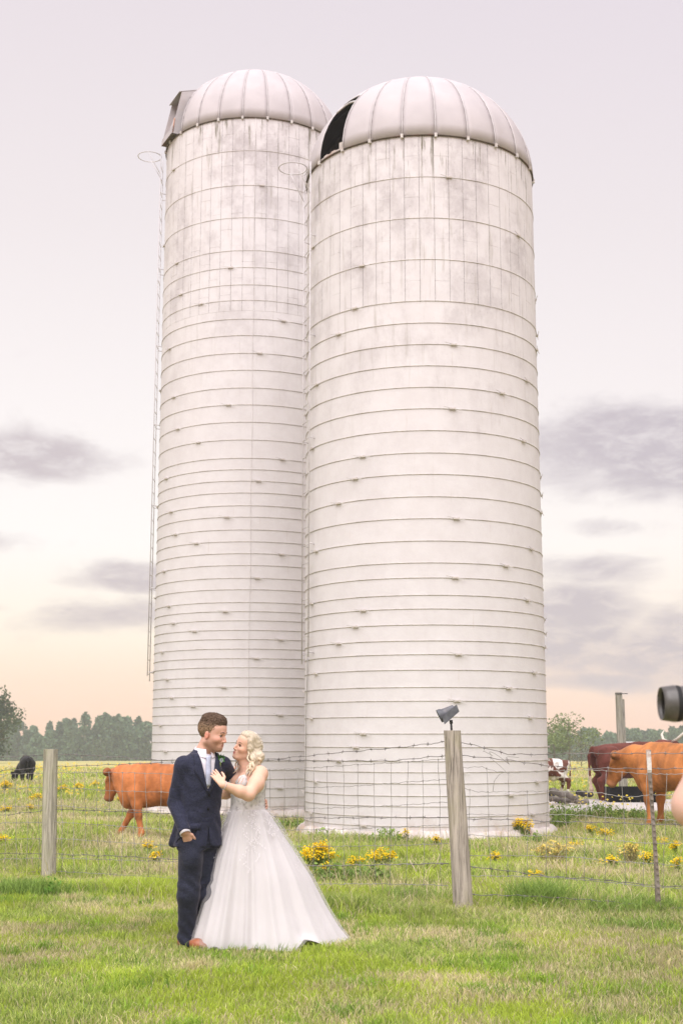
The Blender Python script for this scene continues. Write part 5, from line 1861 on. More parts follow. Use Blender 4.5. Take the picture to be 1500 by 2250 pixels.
def groom():
    base = on_ground(418, 2083)
    root = thing('person', base, 'man in a navy suit with one hand in his pocket', 'person', 'wedding couple')
    a = math.radians(33)
    fw = np.array((math.sin(a), -math.cos(a), 0)); rt = np.array((-math.cos(a), -math.sin(a), 0))     # forward, his right
    zz = [1646, 1655, 1663, 1674, 1700, 1735, 1780, 1820, 1858]
    cxs = [449, 447, 446, 444, 442, 440, 438, 437, 437]
    hws = [0.075, 0.110, 0.150, 0.178, 0.192, 0.184, 0.174, 0.186, 0.202]
    hds = [0.070, 0.085, 0.100, 0.122, 0.140, 0.140, 0.132, 0.132, 0.140]
    secs = []
    for py, cx, hw, hd in zip(zz, cxs, hws, hds):
        p = W(cx, py)
        secs.append((p[2], p[0], p[1], hw, hd))
    secs.sort()
    S = lambda py: W(float(np.interp(py, zz, cxs)), py)
    # arms
    shR = W(446, 1678) + rt * 0.170 + np.array((0, 0, -0.012)); elR = W(385, 1762, -0.05); wrR = W(406, 1827, -0.185)
    shL = W(446, 1678) - rt * 0.175 + np.array((0, 0, -0.012)); elL = W(530, 1748, 0.44); wrL = W(578, 1766, 0.36)
    # --- body (one surface): head, neck, torso, limbs, hands
    hf = Frame(W(468, 1613, -0.03), (math.cos(math.radians(21)), -math.sin(math.radians(21)), -0.18), scale=1.10)
    F = Field(W(360, 2092) - np.array((0.05, 0.42, 0.05)), W(605, 1562) + np.array((0.05, 0.62, 0.05)), 0.0046)
    face(F, hf, 1.06, True)
    nk0 = hf.p((-0.032, 0, -0.075)); nk1 = S(1652)
    F.cap(nk0, nk1, 0.062, 0.068, 0.03)
    F.cap(hf.p((0.02, 0, -0.085)), nk1 + fw * 0.02, 0.045, 0.055, 0.02)
    F.loft(secs[:-1], rt, fw, 0.02, -0.040)
    F.chain([shR, elR, wrR], [0.05, 0.043, 0.031], 0.03)
    F.chain([shL, elL, wrL], [0.05, 0.043, 0.031], 0.03)
    hand(F, wrR, W(421, 1868, -0.125) - W(408, 1834, -0.185), W(400, 1850, -0.30) - W(412, 1848, -0.17), 0.12, thumb=1, thumb_out=0.5)
    hand(F, wrL, W(590, 1766, 0.22) - W(578, 1766, 0.36), np.array((0.8, 0.5, 0.1)), 0.35, thumb=1)
    # legs under the trousers
    hipR, knR, anR = W(421, 1852, -0.06), W(414, 1966, -0.10), W(410, 2064, -0.04)
    hipL, knL, anL = W(452, 1852, 0.05), W(452, 1966, 0.03), W(450, 2060, 0.10)
    F.chain([hipR, knR, anR], [0.075, 0.05, 0.036], 0.03); F.chain([hipL, knL, anL], [0.075, 0.05, 0.036], 0.03)
    V, Fq = F.mesh()
    skin = (0.66, 0.38, 0.29)
    C = face_colour(V, hf, skin, (0.50, 0.23, 0.19), beard=(0.21, 0.105, 0.06), blush=0.45)
    obj('body', (V, Fq, C), M['skin'], root)
    eyes(hf, root, (0.10, 0.07, 0.05), (1, 0.1, -0.35))
    brow_lash(hf, root, (0.16, 0.09, 0.06), True)
    # --- hair: short sides, longer top
    F = Field(hf.o - 0.19, hf.o + 0.2, 0.0042)
    F.ell((-0.020, 0, 0.044), (0.104, 0.081, 0.094), 0.0, fr=hf)
    F.ell((0.030, 0, 0.095), (0.058, 0.058, 0.050), 0.03, fr=hf)
    F.ell((0.050, 0, 0.100), (0.030, 0.046, 0.024), 0.02, fr=hf)
    F.ell((-0.02, 0, 0.110), (0.085, 0.062, 0.042), 0.02, fr=hf)
    F.ell((0.135, 0, 0.005), (0.080, 0.14, 0.083), 0.012, 'sub', fr=hf)
    for s in (-1, 1):
        F.ell((0.045, 0.095 * s, -0.02), (0.042, 0.07, 0.066), 0.005, 'sub', fr=hf)
        F.ell((-0.006, 0.085 * s, -0.020), (0.022, 0.03, 0.036), 0.005, 'sub', fr=hf)
    F.ell((-0.02, 0, -0.115), (0.2, 0.2, 0.075), 0.01, 'sub', fr=hf)
    V, Fq = F.mesh()
    q = hf.inv(V)
    kk = np.clip((q[:, 2] - 0.035) / 0.05, 0, 1)[:, None]
    C = np.array((0.34, 0.22, 0.135)) * (1 - kk) + np.array((0.125, 0.078, 0.052)) * kk
    C *= RNG.uniform(0.75, 1.3, (len(V), 1))
    V = V + RNG.normal(0, 0.0026, V.shape)
    obj('hair', (V, Fq, C), M['hair_short'], root)
    # --- shirt
    F = Field(W(360, 1870) - np.array((0.05, 0.4, 0)), W(520, 1620) + np.array((0.05, 0.4, 0.05)), 0.007)
    F.loft(secs[2:], rt, fw, 0.0, -0.010)
    V, Fq = F.mesh()
    shirt = obj('shirt', (V, Fq), M['shirt'], root)
    fd_ = (wrR - elR) / np.linalg.norm(wrR - elR)
    cf = obj('cuff', G().tube([wrR - fd_ * 0.04, wrR + fd_ * 0.024], [0.042, 0.043], 20, caps=False), M['shirt'], shirt)
    mo = cf.modifiers.new('thick', 'SOLIDIFY'); mo.thickness = 0.003
    # collar: a folded band round the neck, open at the throat
    nb = S(1655)
    top = hf.p((-0.036, 0, -0.125))
    cV = []
    na = 40
    tt = np.linspace(math.radians(14), 2 * PI - math.radians(14), na)
    for t in tt:
        dirn = fw * math.cos(t) - rt * math.sin(t)
        fwd = (1 + math.cos(t)) / 2
        c = nb + fw * 0.012
        lowd = 0.020 + 0.030 * fwd ** 3
        rows = [(0.068, 0.004), (0.069, 0.040 - 0.022 * fwd + 0.004), (0.073, 0.040 - 0.022 * fwd + 0.004), (0.084 + 0.014 * fwd, -0.006 - lowd * 0.8)]
        for r, z in rows: cV.append(c + dirn * r + np.array((0, 0, z + 0.010)))
    obj('collar', (np.array(cV), grid_faces(na, 4)), M['shirt'], shirt)
    jV = []
    for t in np.linspace(math.radians(62), 2 * PI - math.radians(62), 30):
        dirn = fw * math.cos(t) - rt * math.sin(t)
        bk = (1 - math.cos(t)) / 2
        for r, z in ((0.074, -0.01), (0.078, 0.014 + 0.022 * bk), (0.085, 0.014 + 0.022 * bk), (0.108, -0.024 + 0.012 * bk)):
            jV.append(nb + fw * 0.010 + dirn * r + np.array((0, 0, z)))
    JCOL = (np.array(jV), grid_faces(30, 4))

    def chest(r, z, out=0.0):
        cx = np.interp(z, [q[0] for q in secs], [q[1] for q in secs]); cy = np.interp(z, [q[0] for q in secs], [q[2] for q in secs])
        hw = np.interp(z, [q[0] for q in secs], [q[3] for q in secs]); hd = np.interp(z, [q[0] for q in secs], [q[4] for q in secs])
        f = (hd + out) * math.sqrt(max(0.02, 1 - min(0.98, abs(r) / (hw + out)) ** 2))
        return np.array((cx, cy, 0)) + rt * r + fw * f + np.array((0, 0, z))
    z_top, z_btn = zpy(1656), zpy(1742)

    def vw(z):                              # half width of the open V
        return float(np.interp(z, [z_btn, zpy(1700), zpy(1672), z_top], [0.0, 0.042, 0.066, 0.080]))
    # --- tie
    g = []
    n = 14
    for i in range(n):
        t = i / (n - 1)
        z = zpy(1660) * (1 - t) + zpy(1726) * t
        hw = float(np.interp(t, [0, 0.10, 0.16, 0.22, 1.0], [0.021, 0.025, 0.015, 0.019, 0.024]))
        bulge = 0.012 if t < 0.16 else 0.004
        for u in (-1, -0.5, 0, 0.5, 1):
            g.append(chest(u * hw + 0.004, z, -0.010 + bulge + 0.006 * (1 - u * u) + (0.012 if t < 0.05 else 0.004)))
    tie = obj('tie', (np.array(g), grid_faces(n, 5)), M['tie'], shirt)
    mo = tie.modifiers.new('thick', 'SOLIDIFY'); mo.thickness = 0.004
    # --- jacket
    F = Field(W(355, 1880) - np.array((0.05, 0.45, 0)), W(605, 1630) + np.array((0.05, 0.6, 0.03)), 0.006)
    F.loft(secs, rt, fw, 0.0, 0.0, power=2.15)
    F.chain([shR, elR, wrR + (elR - wrR) * 0.02], [0.072, 0.061, 0.049], 0.014)
    F.chain([shL, elL, wrL + (elL - wrL) * 0.1], [0.070, 0.060, 0.049], 0.014)
    F.ell(shR - rt * 0.02, (0.072, 0.072, 0.062), 0.05); F.ell(shL + rt * 0.02, (0.072, 0.072, 0.062), 0.05)
    dR = (wrR - elR) / np.linalg.norm(wrR - elR)
    F.apply(lambda X, Y, Z: -((X - wrR[0]) * dR[0] + (Y - wrR[1]) * dR[1] + (Z - wrR[2]) * dR[2]) + 0.004, wrR - np.array((0.06, 0.06, 0.07)), wrR + np.array((0.06, 0.06, 0.03)), 0.0, 'sub')
    # jacket tail swept back behind the pocketed hand
    tail = S(1845) + rt * 0.16 - fw * 0.09
    F.cap(S(1815) + rt * 0.15 - fw * 0.06, tail + np.array((-0.03, 0, -0.03)), 0.035, 0.028, 0.04)
    c0 = S(1700)

    def wedge(X, Y, Z):
        cx = np.interp(Z, [q[0] for q in secs], [q[1] for q in secs]); cy = np.interp(Z, [q[0] for q in secs], [q[2] for q in secs])
        r = np.abs((X - cx) * rt[0] + (Y - cy) * rt[1]); f = (X - cx) * fw[0] + (Y - cy) * fw[1]
        w = np.interp(Z, [z_btn, zpy(1700), zpy(1672), z_top, z_top + 0.1], [0.0, 0.042, 0.066, 0.080, 0.085])
        return np.maximum(np.maximum(r - w, 0.03 - f), z_btn + 0.035 - Z)
    F.apply(wedge, c0 - 0.3, c0 + np.array((0.3, 0.3, 0.25)), 0.0, 'sub')
    # room for the neck and collar
    F.cap(nb - np.array((0, 0, 0.004)), hf.p((-0.03, 0, -0.05)), 0.078, 0.085, 0.004, 'sub')
    # front vent below the button and the swept-back right front
    def vent(X, Y, Z):
        cx = np.interp(Z, [q[0] for q in secs], [q[1] for q in secs]); cy = np.interp(Z, [q[0] for q in secs], [q[2] for q in secs])
        r = (X - cx) * rt[0] + (Y - cy) * rt[1]; f = (X - cx) * fw[0] + (Y - cy) * fw[1]
        w = np.interp(Z, [zpy(1862), zpy(1815)], [0.022, 0.0])
        return np.maximum(np.maximum(np.abs(r + 0.02) - w, 0.0 - f), Z - zpy(1815))
    F.apply(vent, S(1862) - 0.3, S(1800) + 0.3, 0.0, 'sub')
    F.ell(W(408, 1858, -0.18), (0.066, 0.13, 0.075), 0.012, 'sub')           # lifted over the pocketed hand
    # folds
    X = F.ax[0][:, None, None]; Z = F.ax[2][None, None, :]; Yy = F.ax[1][None, :, None]
    F.d += (0.0028 * np.sin(46 * Z + 30 * X + 3 * np.sin(19 * X + 9 * Yy)) * np.sin(13 * X - 7 * Z + 5 * Yy)).astype(np.float32)
    V, Fq = F.mesh()
    jk = obj('jacket', (V, Fq), M['suit'], root)
    obj('jacket_collar', JCOL, M['suit'], jk)
    # lapels
    for s in (1, -1):
        n, m = 16, 5
        P = []
        for i in range(n):
            t = i / (n - 1)
            z = z_top * (1 - t) + (z_btn - 0.005) * t + 0.006
            wi = vw(z) + 0.001
            wo = wi + float(np.interp(t, [0, 0.20, 0.27, 0.30, 0.36, 0.45, 1.0], [0.040, 0.052, 0.052, 0.040, 0.078, 0.074, 0.006]))
            for j in range(m):
                u = j / (m - 1)
                P.append(chest(s * (wi + (wo - wi) * u), z, 0.004 + 0.006 * math.sin(PI * u) + 0.003 * (1 - t)))
        lp = obj('lapel', (np.array(P), grid_faces(n, m)), M['suit'], jk)
        mo = lp.modifiers.new('thick', 'SOLIDIFY'); mo.thickness = 0.005; mo.offset = 0
    # pocket flap and buttons
    P = []
    for i in range(7):
        for j in range(3):
            r = 0.055 + 0.14 * i / 6
            z = zpy(1806) - 0.05 * j / 2 - 0.006 * i / 6
            P.append(chest(r * 0.92, z, 0.006 + 0.002 * j))
    fl = obj('pocket_flap', (np.array(P), grid_faces(7, 3)), M['suit'], jk)
    mo = fl.modifiers.new('thick', 'SOLIDIFY'); mo.thickness = 0.005
    for py in (1746, 1776):
        p = chest(-0.008, zpy(py), 0.004)
        obj('button', G().tube([p, p + fw * 0.006], 0.010, 10), M['black'], jk)
    # --- trousers
    F = Field(W(375, 2085) - np.array((0.03, 0.35, 0)), W(500, 1805) + np.array((0.03, 0.4, 0)), 0.006)
    p1, p2 = S(1795), S(1862)
    F.loft([(p2[2], p2[0], p2[1], 0.178, 0.118), (p1[2], p1[0], p1[1], 0.162, 0.114)], rt, fw, 0.0)
    F.chain([hipR, knR, anR + np.array((0, 0, 0.02))], [0.104, 0.083, 0.066], 0.04)
    F.chain([hipL, knL, anL + np.array((0, 0, 0.02))], [0.104, 0.083, 0.066], 0.04)
    F.cap(anR + np.array((0, 0, 0.03)), anR + np.array((0.012, -0.015, -0.014)), 0.066, 0.066, 0.02)
    F.ell(W(421, 1888, -0.14), (0.060, 0.062, 0.080), 0.06)                 # hand bulge
    def hemR(X, Y, Z): return (Z - (anR[2] - 0.030) - 0.15 * (Y - anR[1])) + 0 * X
    F.apply(hemR, anR - np.array((0.2, 0.2, 0.2)), anR + np.array((0.2, 0.2, 0.0)), 0.0, 'sub')
    X = F.ax[0][:, None, None]; Z = F.ax[2][None, None, :]; Yy = F.ax[1][None, :, None]
    low = np.clip((0.34 - Z) / 0.3, 0, 1) + 0.8 * np.exp(-((Z - 0.48) / 0.07) ** 2) + 0.6 * np.exp(-((Z - 0.82) / 0.08) ** 2)
    F.d += (0.0065 * low * np.sin(62 * Z + 18 * X + 2.5 * np.sin(22 * X + 11 * Yy))).astype(np.float32)
    V, Fq = F.mesh()
    tr = obj('trousers', (V, Fq), M['trouser'], root)
    # --- shoes
    for an, ft in ((anR, W(420, 2084, -0.06)), (anL, W(455, 2076, 0.12))):
        fd = np.array((0.80, -0.60, 0))
        heel = np.array((an[0] - 0.035, an[1] + 0.03, 0.035))
        F = Field(heel - np.array((0.15, 0.30, 0.05)), heel + np.array((0.36, 0.15, 0.16)), 0.005)
        F.cap(heel, heel + fd * 0.08, 0.040, 0.042, 0.0)
        F.cap(heel + fd * 0.06 + np.array((0, 0, 0.012)), heel + fd * 0.17 + np.array((0, 0, -0.002)), 0.044, 0.042, 0.03)
        F.cap(heel + fd * 0.17 + np.array((0, 0, -0.002)), heel + fd * 0.235 + np.array((0, 0, -0.010)), 0.040, 0.026, 0.03)
        F.cap(heel + np.array((0.02, 0, 0.03)), np.array((an[0], an[1], 0.10)), 0.040, 0.038, 0.03)
        F.apply(lambda X, Y, Z: Z - 0.004 + 0 * X + 0 * Y, heel - 0.4, heel + np.array((0.4, 0.4, -0.02)), 0.0, 'sub')
        V, Fq = F.mesh()
        sh = obj('shoe', (V, Fq), M['shoe'], root)
        g = G()
        g.tube([heel + fd * 0.0 + (0, 0, -0.024), heel + fd * 0.235 + (0, 0, -0.026)], [0.036, 0.030], 8)
        obj('sole', g, mat('pale_sole', (0.62, 0.52, 0.42), 0.7, 0.1, 12), sh)
    # boutonniere pinned to the far lapel
    bp = chest(-0.105, zpy(1668), 0.016)
    bt = thing('boutonniere', bp, 'small boutonniere of green leaves and a pale blue succulent on the lapel', 'boutonniere')
    g = G()
    for k in range(13):
        ang = RNG.uniform(-0.5, PI + 0.5)
        d = np.array((math.cos(ang) * 0.9, -0.15, math.sin(ang))) * RNG.uniform(0.03, 0.055)
        s = np.cross(d, fw); s = s / np.linalg.norm(s) * 0.009
        b0 = bp + fw * RNG.uniform(0.0, 0.01)
        Vv = [b0, b0 + d * 0.5 + s + fw * 0.008, b0 + d, b0 + d * 0.5 - s + fw * 0.008]
        g.add(Vv, np.array([(0, 1, 2, 3)]), np.array((0.07, 0.19, 0.05)) * RNG.uniform(0.7, 1.6))
    tag(obj('leaves', g, M['leaf'], bt, smooth=False), kind='stuff')
    g = G()
    for ring, (m, r, up) in enumerate(((8, 0.020, 0.006), (6, 0.013, 0.012), (4, 0.007, 0.016))):
        for k in range(m):
            ang = 2 * PI * k / m + ring * 0.4
            d = (rt * math.cos(ang) + np.array((0, 0, 1)) * math.sin(ang))
            s = (-rt * math.sin(ang) + np.array((0, 0, 1)) * math.cos(ang)) * r * 0.45
            c = bp + fw * 0.014 + np.array((0.004, 0, -0.008))
            g.add([c, c + d * r * 0.6 + s + fw * up * 0.6, c + d * r + fw * up, c + d * r * 0.6 - s + fw * up * 0.6], np.array([(0, 1, 2, 3)]), np.array((0.52, 0.58, 0.62)) * RNG.uniform(0.85, 1.1))
    obj('succulent', g, M['petal'], bt, smooth=False)
    obj('stem', G().tube([bp + fw * 0.012, bp + fw * 0.012 + np.array((-0.004, 0, -0.065))], 0.004, 6), mat('stem_green', (0.25, 0.36, 0.08), 0.6), bt)


groom()


# ------------------------------------------------------------------ bride
def mat_tulle(name, base, alpha):
    m, t, b = principled(name)
    b.inputs['Base Color'].default_value = (*base, 1)
    b.inputs['Roughness'].default_value = 0.8
    b.inputs['Sheen Weight'].default_value = 0.3
    out = t.n['Material Output']
    tr = t.node('ShaderNodeBsdfTransparent'); tl = t.node('ShaderNodeBsdfTranslucent')
    tl.inputs[0].default_value = (*base, 1)
    m1 = t.node('ShaderNodeMixShader'); m1.inputs[0].default_value = 0.35
    t.l.new(b.outputs[0], m1.inputs[1]); t.l.new(tl.outputs[0], m1.inputs[2])
    m2 = t.node('ShaderNodeMixShader'); m2.inputs[0].default_value = alpha
    t.l.new(tr.outputs[0], m2.inputs[1]); t.l.new(m1.outputs[0], m2.inputs[2])
    t.l.new(m2.outputs[0], out.inputs[0])
    return m


def mat_lace(name):
    """white lace: a dense pattern with small see-through gaps"""
    m, t, b = principled(name)
    tc = t.node('ShaderNodeTexCoord')
    v = tc.outputs['Object']
    vo = t.node('ShaderNodeTexVoronoi', feature='DISTANCE_TO_EDGE'); t.l.new(v, vo.inputs['Vector']); vo.inputs['Scale'].default_value = 42
    n = t.noise(v, 30, 4, 0.6)
    solid = t.math('MAXIMUM', t.math('SUBTRACT', 1.0, t.smooth(vo.outputs['Distance'], 0.03, 0.10)), t.smooth(n, 0.40, 0.50))
    b.inputs['Base Color'].default_value = (0.74, 0.71, 0.715, 1)
    b.inputs['Roughness'].default_value = 0.8
    out = t.n['Material Output']
    tr = t.node('ShaderNodeBsdfTransparent')
    mx = t.node('ShaderNodeMixShader')
    t.l.new(t.math('ADD', t.math('MULTIPLY', solid, 0.25), 0.74), mx.inputs[0])
    t.l.new(tr.outputs[0], mx.inputs[1]); t.l.new(b.outputs[0], mx.inputs[2])
    t.l.new(mx.outputs[0], out.inputs[0])
    bn = t.node('ShaderNodeBump'); bn.inputs['Distance'].default_value = 0.004
    t.l.new(solid, bn.inputs['Height']); t.l.new(bn.outputs[0], b.inputs['Normal'])
    return m


M['satin'] = mat('gown_satin', (0.755, 0.725, 0.735), 0.6, 0.03, 5, bump=0.004, bscale=7, sheen=0.2, trans=0.12)
M['tulle'] = mat_tulle('gown_tulle', (0.74, 0.715, 0.73), 0.30)
M['lace'] = mat_lace('gown_lace')
M['lace_bits'] = mat('lace_applique', (0.72, 0.69, 0.70), 0.8, 0.05, 40)


def bride():
    base = on_ground(545, 2086); base[1] += 0.35
    root = thing('person', base, 'woman with long blond hair in a white lace wedding gown', 'person', 'wedding couple')
    D = 0.18
    a = math.radians(58)                                   # she faces the man, a little towards the camera
    fw = np.array((-math.sin(a), -math.cos(a), 0)); lf = np.array((math.cos(a), -math.sin(a), 0))       # forward, her left
    zz = [1680, 1688, 1698, 1712, 1728, 1745, 1765, 1780, 1796]
    cxs = [548, 549, 549, 548, 546, 545, 544, 544, 545]
    hws = [0.060, 0.120, 0.165, 0.172, 0.165, 0.155, 0.150, 0.155, 0.175]
    hds = [0.055, 0.075, 0.090, 0.115, 0.140, 0.130, 0.125, 0.135, 0.155]
    secs = sorted([(W(cx, py, D)[2], W(cx, py, D)[0] + fw[0] * 0.0, W(cx, py, D)[1], hw, hd) for py, cx, hw, hd in zip(zz, cxs, hws, hds)])
    S = lambda py: W(float(np.interp(py, zz, cxs)), py, D)
    zc = [q[0] for q in secs]

    def surf(ang, z, out=0.0):
        cx, cy, hw, hd = (np.interp(z, zc, [q[i] for q in secs]) for i in (1, 2, 3, 4))
        return np.array((cx, cy, z)) + lf * math.sin(ang) * (hw + out) + fw * math.cos(ang) * (hd + out)
    hf = Frame(W(541, 1643, D - 0.02), (-0.80, -0.60, 0.30), scale=0.97, roll=math.radians(-13))
    shL = W(572, 1700, D - 0.14); elL = W(546, 1746, -0.13); wrL = W(491, 1725, -0.225)
    shR = W(522, 1699, D + 0.16); elR = W(497, 1742, D + 0.30); wrR = W(468, 1752, D + 0.44)
    F = Field(W(445, 1830, D) - np.array((0.02, 0.5, 0)), W(605, 1600, D) + np.array((0.03, 0.62, 0.03)), 0.0044)
    face(F, hf, 0.97, False)
    F.cap(hf.p((-0.03, 0, -0.07)), S(1686) + fw * 0.005, 0.050, 0.056, 0.025)
    F.cap(hf.p((0.02, 0, -0.085)), S(1690) + fw * 0.03, 0.036, 0.046, 0.02)
    F.loft(secs, lf, fw, 0.03, -0.004)
    F.ell(S(1718) + fw * 0.085 + lf * 0.07, (0.062, 0.062, 0.062), 0.04); F.ell(S(1718) + fw * 0.085 - lf * 0.07, (0.062, 0.062, 0.062), 0.04)
    F.cap(S(1690) - lf * 0.03, shL, 0.048, 0.052, 0.04); F.cap(S(1690) + lf * 0.03, shR, 0.048, 0.050, 0.04)
    F.chain([shL, (shL + elL) / 2 + np.array((0.012, 0, 0)), elL], [0.058, 0.060, 0.048], 0.035)
    F.chain([elL, elL + (wrL - elL) * 0.35, wrL], [0.049, 0.046, 0.029], 0.025)
    F.chain([shR, elR, wrR], [0.058, 0.048, 0.03], 0.03)
    tipd = W(465, 1692, -0.165) - wrL
    hand(F, wrL + tipd * 0.08, tipd, np.array((0.25, -1.0, 0.25)), 0.10, length=0.165, spread=0.07, thumb=-1, thumb_out=0.75)
    hand(F, wrR, np.array((-0.6, -0.1, 0.2)), np.array((0, 1, 0.3)), 0.2, length=0.165, thumb=1)
    V, Fq = F.mesh()
    skin = (0.74, 0.455, 0.335)
    C = face_colour(V, hf, skin, (0.50, 0.19, 0.17), blush=0.35)
    obj('body', (V, Fq, C), M['skin'], root)
    eyes(hf, root, (0.06, 0.035, 0.025), (1, 0.1, 0.12))
    brow_lash(hf, root, (0.22, 0.12, 0.08), False)
    # --- hair
    F = Field(hf.o + np.array((-0.16, -0.22, -0.26)), hf.o + np.array((0.22, 0.22, 0.17)), 0.0044)
    F.ell((-0.024, 0, 0.044), (0.104, 0.083, 0.093), 0.0, fr=hf)
    F.ell((-0.066, 0, 0.020), (0.068, 0.078, 0.082), 0.04, fr=hf)
    F.ell((0.012, 0, 0.100), (0.072, 0.074, 0.040), 0.03, fr=hf)
    F.chain([(0.030, 0.072, 0.070), (0.008, 0.084, 0.010), (-0.006, 0.080, -0.060)], [0.020, 0.022, 0.016], 0.02, fr=hf)
    F.chain([(0.030, -0.070, 0.070), (0.012, -0.080, 0.010), (0.0, -0.074, -0.060)], [0.020, 0.020, 0.014], 0.02, fr=hf)
    F.ell((0.128, 0, -0.020), (0.080, 0.105, 0.108), 0.008, 'sub', fr=hf)
    F.ell((0.090, 0.03, -0.060), (0.100, 0.044, 0.080), 0.006, 'sub', fr=hf)
    F.ell((0.040, 0, -0.120), (0.1, 0.062, 0.080), 0.008, 'sub', fr=hf)
    # falling hair behind the neck and over the near shoulder
    fall = [hf.p((-0.080, 0.045, -0.02)), W(572, 1662, D - 0.07), W(571, 1678, D - 0.08)]
    F.chain(fall, [0.054, 0.030, 0.012], 0.03)
    fall2 = [hf.p((-0.035, 0.080, -0.02)), W(556, 1668, D - 0.12), W(553, 1684, D - 0.15)]
    F.chain(fall2, [0.030, 0.022, 0.010], 0.02)
    V, Fq = F.mesh()
    q = hf.inv(V)
    ang = np.arctan2(q[:, 1], q[:, 2] + 0.02)
    strand = 0.5 + 0.5 * np.sin(ang * 26 + 5 * np.sin(q[:, 0] * 40) + q[:, 2] * 20)
    C = np.array((0.58, 0.49, 0.37)) * (0.84 + 0.22 * strand[:, None]) * RNG.uniform(0.92, 1.08, (len(V), 1))
    nrm = V - hf.p((-0.03, 0, 0.02)); nrm /= np.linalg.norm(nrm, axis=1)[:, None]
    V = V + nrm * (0.0013 * np.sin(ang * 26 + 5 * np.sin(q[:, 0] * 40) + q[:, 2] * 20))[:, None]
    hair = obj('hair', (V, Fq, C), M['hair_blond'], root)
    # curled locks
    def lock(pts, r, turns, amp, ph=0.0):
        pts = np.array(pts)
        n = 40
        t = np.linspace(0, 1, n)
        P = np.stack([np.interp(t, np.linspace(0, 1, len(pts)), pts[:, i]) for i in range(3)], 1)
        for _ in range(3): P[1:-1] = (P[:-2] + 2 * P[1:-1] + P[2:]) / 4
        env = amp * np.clip(t * 3, 0, 1)
        P[:, 0] += env * np.cos(turns * 2 * PI * t + ph); P[:, 1] += env * np.sin(turns * 2 * PI * t + ph)
        rr = r * (0.6 + 0.4 * np.sin(PI * np.clip(t + 0.1, 0, 1))) * np.clip((1.04 - t) * 4, 0.15, 1)
        V, F = tube(P, rr, 7)
        col = np.array((0.56, 0.46, 0.33)) * RNG.uniform(0.8, 1.2)
        return V, F, np.tile(col, (len(V), 1))
    specs = [([hf.p((-0.03, 0.082, -0.02)), W(553, 1665, D - 0.13), W(552, 1682, D - 0.17), W(546, 1700, D - 0.20)], 0.013, 2.2, 0.008, 0.0),
             ([hf.p((-0.05, 0.082, -0.02)), W(558, 1668, D - 0.13), W(557, 1684, D - 0.17), W(549, 1704, D - 0.21)], 0.013, 2.4, 0.008, 1.6),
             ([hf.p((0.015, 0.082, -0.01)), W(545, 1662, D - 0.13), W(548, 1678, D - 0.16), W(543, 1692, D - 0.19)], 0.008, 2.4, 0.007, 3.0),
             ([hf.p((-0.08, 0.06, -0.04)), W(570, 1668, D - 0.10), W(572, 1680, D - 0.10)], 0.014, 1.6, 0.008, 0.6),
             ([hf.p((-0.10, 0.04, -0.04)), W(575, 1664, D - 0.06), W(576, 1676, D - 0.05)], 0.013, 1.6, 0.007, 2.2),
             ([hf.p((0.012, -0.080, -0.02)), W(521, 1668, D + 0.02), W(519, 1682, D + 0.0), W(512, 1697, D - 0.02)], 0.007, 2.4, 0.008, 0.4),
             ([hf.p((0.0, -0.080, -0.03)), W(525, 1672, D + 0.04), W(524, 1686, D - 0.02), W(508, 1704, D - 0.06)], 0.008, 2.2, 0.007, 2.0),
             ([hf.p((-0.02, 0.084, -0.03)), W(551, 1676, D - 0.15), W(545, 1692, D - 0.20), W(536, 1706, D - 0.22)], 0.008, 2.6, 0.006, 4.0)]
    for i in range(34):                                       # looser ends over the near shoulder and chest
        x0 = RNG.uniform(0, 1)
        specs.append(([hf.p((-0.02 - 0.08 * x0, 0.085 - 0.03 * x0, -0.02)), W(552 + 20 * x0, 1668, D - 0.13 + 0.05 * x0), W(551 + 16 * x0, 1684, D - 0.17 + 0.07 * x0), W(543 + 18 * x0 + RNG.uniform(-5, 5), RNG.uniform(1694, 1712) - 10 * x0, D - 0.22 + 0.06 * x0)], RNG.uniform(0.0025, 0.0055), RNG.uniform(1.2, 2.6), 0.006, RNG.uniform(0, 6)))
    for i in range(8):                                        # brushed strands lying on the head
        u = RNG.uniform(-1.2, 1.35)
        pts = []
        for t in np.linspace(0, 1, 6):
            x = 0.055 - 0.15 * t; 
            z = 0.125 - 0.03 * (1 - t) * abs(u) - 0.16 * t * t
            yy = 0.088 * math.sin(u) * (1.0 - 0.25 * t)
            zq = 0.046 + 0.100 * math.cos(u) * math.cos(1.1 * (t - 0.25)) - 0.06 * t
            pts.append(hf.p((x, yy * 0.98, zq - 0.004)))
        specs.append((pts, 0.0034, 0.6, 0.001, RNG.uniform(0, 6)))
    for sp in specs:
        V, F2, C = lock(*sp)
        obj('lock', (V, F2, C), M['hair_blond'], hair)
    # jewelled hair vine
    g = G()
    for k in range(16):
        t = k / 15
        p = hf.p((-0.005 - 0.105 * t, 0.03 + 0.062 * t, 0.141 - 0.095 * t ** 1.6))
        v = RNG.normal(0, 1, 3); v /= np.linalg.norm(v)
        g.tube([p, p + (hf.R[:, 2] * 0.4 + v * 0.6) * 0.009], [0.004, 0.002], 5)
    obj('hair_vine', g, mat('pearl_vine', (0.82, 0.78, 0.74), 0.3, 0.05, 30, metal=0.2), root, smooth=False)
    # bracelet
    bc = elL + (wrL - elL) * 0.96
    ax = (wrL - elL) / np.linalg.norm(wrL - elL)
    n1 = np.cross(ax, (0, 0, 1)); n1 /= np.linalg.norm(n1); n2 = np.cross(ax, n1)
    t = np.linspace(0, 2 * PI, 24, endpoint=False)
    obj('bracelet', G().tube(bc + 0.034 * (np.cos(t)[:, None] * n1 + np.sin(t)[:, None] * n2), 0.0032, 5, True), M['galv'], root)
    # --- gown: bodice
    z_w = zpy(1782, D)
    n, m = 72, 26
    P = []
